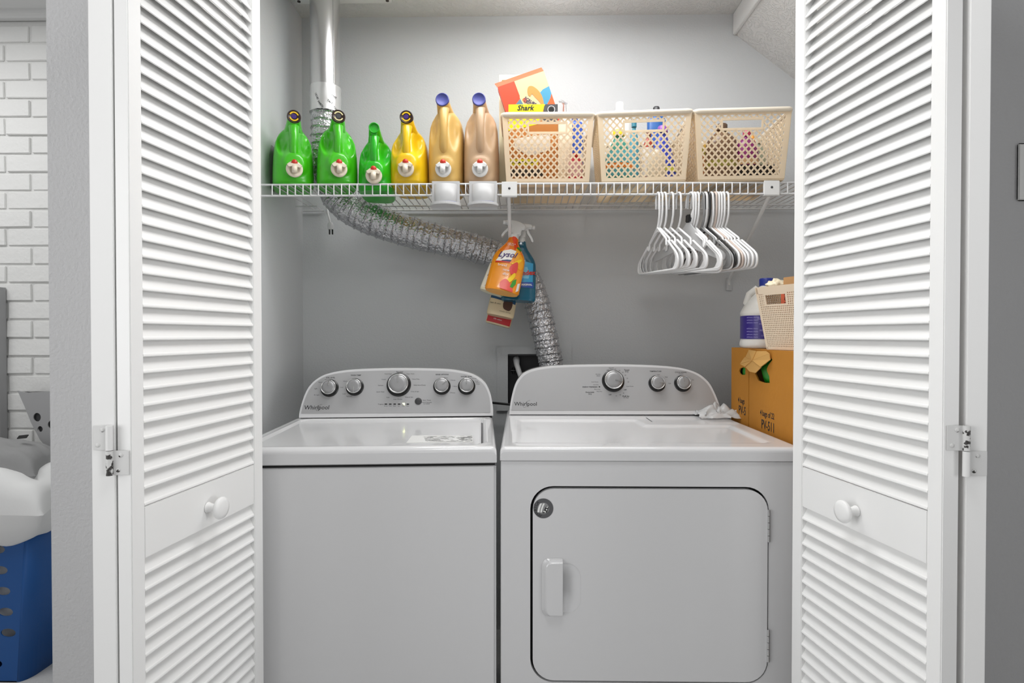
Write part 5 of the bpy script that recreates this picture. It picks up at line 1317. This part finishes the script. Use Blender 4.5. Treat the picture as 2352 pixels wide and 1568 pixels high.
# ================================================================ DEN SIDE: HAMPER, PILLOW, BAG
hb = P(113, 1505, 2.02)
HXr = P(116, 1450, 1.98).x; HY = 1.78
def hamper():
    Wt, Db, Hb = .46, .235, .56
    M = TR(HXr - Wt / 2 - .02, 1.68, 0.0) @ Matrix.Rotation(R(-8), 4, 'Z')
    M = TR(P(70, 1540, 1.90).x - Wt / 2 + .035, 1.88, 0) @ Matrix.Rotation(R(0), 4, 'Z')
    r = thing('laundry_basket', 'tall blue plastic laundry basket with oval holes behind the left wall', 'basket', M)
    # front panel built as a tapered sheet with oval holes
    hw0, hw1 = Wt / 2 - .035, Wt / 2
    holes = []
    for row in range(6):
        for k in range(-4, 4):
            x = k * .056 + .034 - row * .0085; z = .062 + row * .071 + (.0355 if k % 2 == 0 else 0)
            if x > hw0 - .05 or x < -hw0 + .05: continue
            holes.append(circ(x, z, .0255, 20, .0145))
    outl = [(-hw0 + .03, .0), (hw0 - .03, .0), (hw1 - .03, Hb), (-hw1 + .03, Hb)]
    hslab(outl, holes, 0, .003).build('front_panel', 'blue_plastic', r)
    # rounded corners, sides and back as a shell
    def prof2(z):
        h = hw0 + (hw1 - hw0) * z / Hb; rr_ = .06; pts = [V((h - .03, 0, z))]
        pts += [V((h - rr_ * .5 + rr_ * .5 * math.sin(t), rr_ * (1 - math.cos(t)), z)) for t in [R(15 * i) for i in range(1, 7)]]
        pts += [V((h, Db - .05, z))] + [V((h - .05 + .05 * math.cos(t), Db - .05 + .05 * math.sin(t), z)) for t in [R(15 * i) for i in range(1, 7)]]
        return pts + [V((-p.x, p.y, p.z)) for p in pts[::-1]]
    a, c = prof2(0), prof2(Hb); n = len(a)
    mb = MB().add(a + c, [(i, i + 1, n + i + 1, n + i) for i in range(n - 1)], True)
    o = mb.build('side_shell', 'blue_plastic', r); m = o.modifiers.new('s', 'SOLIDIFY'); m.thickness = .003
    MB().prism([p for p in a], (0, 0, .004)).build('bottom', 'blue_plastic', r)
    t = prof2(Hb); MB().tube([V((p.x * 1.02, p.y, p.z)) for p in t] + [V((0, -.004, Hb))], .009, 8, closed=True).build('rim', 'blue_plastic', r)
    blob('laundry', None, None, M @ TR(0, .09, .26), (.17, .070, .22), 'white_cloth', 5, .1)
    tag(col.objects['laundry'], 'white laundry seen through the oval holes of the blue basket', 'laundry')
    return M, Hb
HMx, HH = hamper()
# white pillow on top
def pillow(name, label, cat, c, size, mt, rot, seed, puff=2.6, wr=.02):
    n = 36; mb = MB(); vs = []
    for sgn in (1, -1):
        for j in range(n + 1):
            for i in range(n + 1):
                u, v = i / n * 2 - 1, j / n * 2 - 1
                e = max(0, (1 - abs(u) ** puff) * (1 - abs(v) ** puff)) ** .45
                pinch = 1 - .10 * (u * u) * (v * v)
                q = V((u * 2.2 + seed, v * 2.2, sgn)); z = sgn * e * size[2] * (1 + .25 * noise.noise(q)) + wr * size[2] * 4 * noise.noise(q * 2.2) * e
                vs.append(V((u * size[0] * (1 - .12 * (1 - v * v) * abs(u) ** 3), v * size[1] * (1 - .12 * (1 - u * u) * abs(v) ** 3), z)))
    N = (n + 1) ** 2
    for b in (0, N):
        mb.add([V(x) for x in vs[b:b + N]], [(j * (n + 1) + i, j * (n + 1) + i + 1, (j + 1) * (n + 1) + i + 1, (j + 1) * (n + 1) + i) for j in range(n) for i in range(n)], True)
    o = mb.build(name, mt, None); o.matrix_world = TR(V(c)) @ Euler([R(a) for a in rot]).to_matrix().to_4x4(); tag(o, label, cat)
    return o
pz = P(50, 1162, 1.93)
pillow('pillow', 'plump white pillow lying on top of the blue laundry basket', 'pillow', (P(20, 1162, 1.98).x - .02, 1.955, pz.z + .012), (.27, .155, .125), 'white_cloth', (4, 0, 4), 2.0, 3.2, wr=.006)
pillow('folded_bag', 'dull gray cloth bag with a black tag on top of the white pillow', 'bag', (P(10, 1050, 2.03).x - .06, 1.99, P(10, 1050, 2.03).z - .008), (.29, .09, .085), 'grey_cloth', (3, 5, 0), 7.0, 3.5)
tg = P(38, 1007, 1.95); bg = [o for o in col.objects if o.name == 'folded_bag'][0]
t_ = MB().box2((-.017, -.0015, -.007), (.017, .0015, .007)).build('tag', 'black_plastic', bg); t_.matrix_local = bg.matrix_world.inverted() @ TR(tg.x, 1.975, tg.z + .002) @ Euler((R(-50), R(-6), 0)).to_matrix().to_4x4()
t_['label'] = 'small black tag'
# gray perforated bin corner
pts = [(40, 897), (62, 902), (120, 898), (150, 1000), (122, 1045), (92, 1010), (72, 972), (55, 930)]
Yq = 2.10
gp = [P(x, y, Yq) for x, y in pts]; o0 = gp[0]
hl = [circ(0, 0, .0145, 20, .0165)]
rr_ = thing('gray_bin', 'gray flexible perforated bin with a pointed corner, leaning by the brick wall', 'bin', TR(o0))
loc2 = [(p.x - o0.x, p.z - o0.z) for p in gp]
def hh2(px, py, a, b): q = P(px, py, Yq); return [(q.x - o0.x + x, q.z - o0.z + z) for x, z in circ(0, 0, a, 18, b)]
hslab(loc2, [hh2(85, 958, .0145, .0165), hh2(92, 985, .010, .011), hh2(118, 975, .014, .016)], 0, .004).build('bin_side', 'grey_plastic', rr_)
q = P(85, 950, Yq + .06) - o0
MB().prism([V((x * .9 + .012, .008, z * .92 - .006)) for x, z in loc2], (0, .025, 0)).build('bin_inner', 'dark_grey', rr_)
# framed edge at far left
fa = P(8, 660, BY - .03); fb = P(8, 1000, BY - .03)
fr = thing('picture_frame', 'gray metal framed panel against the painted brick at the far left', 'frame', TR(fa.x, BY - .05, fb.z - .25))
Hf = fa.z - fb.z + .25
MB().box2((-.022, 0, 0), (0, .03, Hf)).box2((-.60, 0, 0), (-.578, .03, Hf)).box2((-.578, 0, Hf - .022), (-.022, .03, Hf)).box2((-.578, 0, 0), (-.022, .03, .022)).build('frame', 'grey_plastic', fr)
MB().box2((-.578, .012, .022), (-.022, .018, Hf - .022)).build('panel', 'hanger_grey', fr)

# ---------------------------------------------------------------- groups of repeats
GR = {'detergent_jug': 'detergent jugs lined up on the wire shelf', 'plastic_basket': 'cream lattice baskets on the wire shelf', 'spray_bottle': 'spray bottles hanging in a bunch from the bracket',
      'cup_holder': 'cup holders clipped to the shelf lip', 'shelf_bracket': 'brackets under the wire shelf', 'hinge': 'door hinges', 'cardboard_box': 'cardboard boxes right of the dryer', 'bottle': 'bottles in the lattice baskets', 'ceiling_light': 'closet ceiling lights'}
for o in list(col.objects):
    k = o.name.split('.')[0]
    if k in GR and o.parent is None: o['group'] = GR[k]
    if k in ('lettering', 'emblem_stars') and o.parent is not None: o['kind'] = 'stuff'
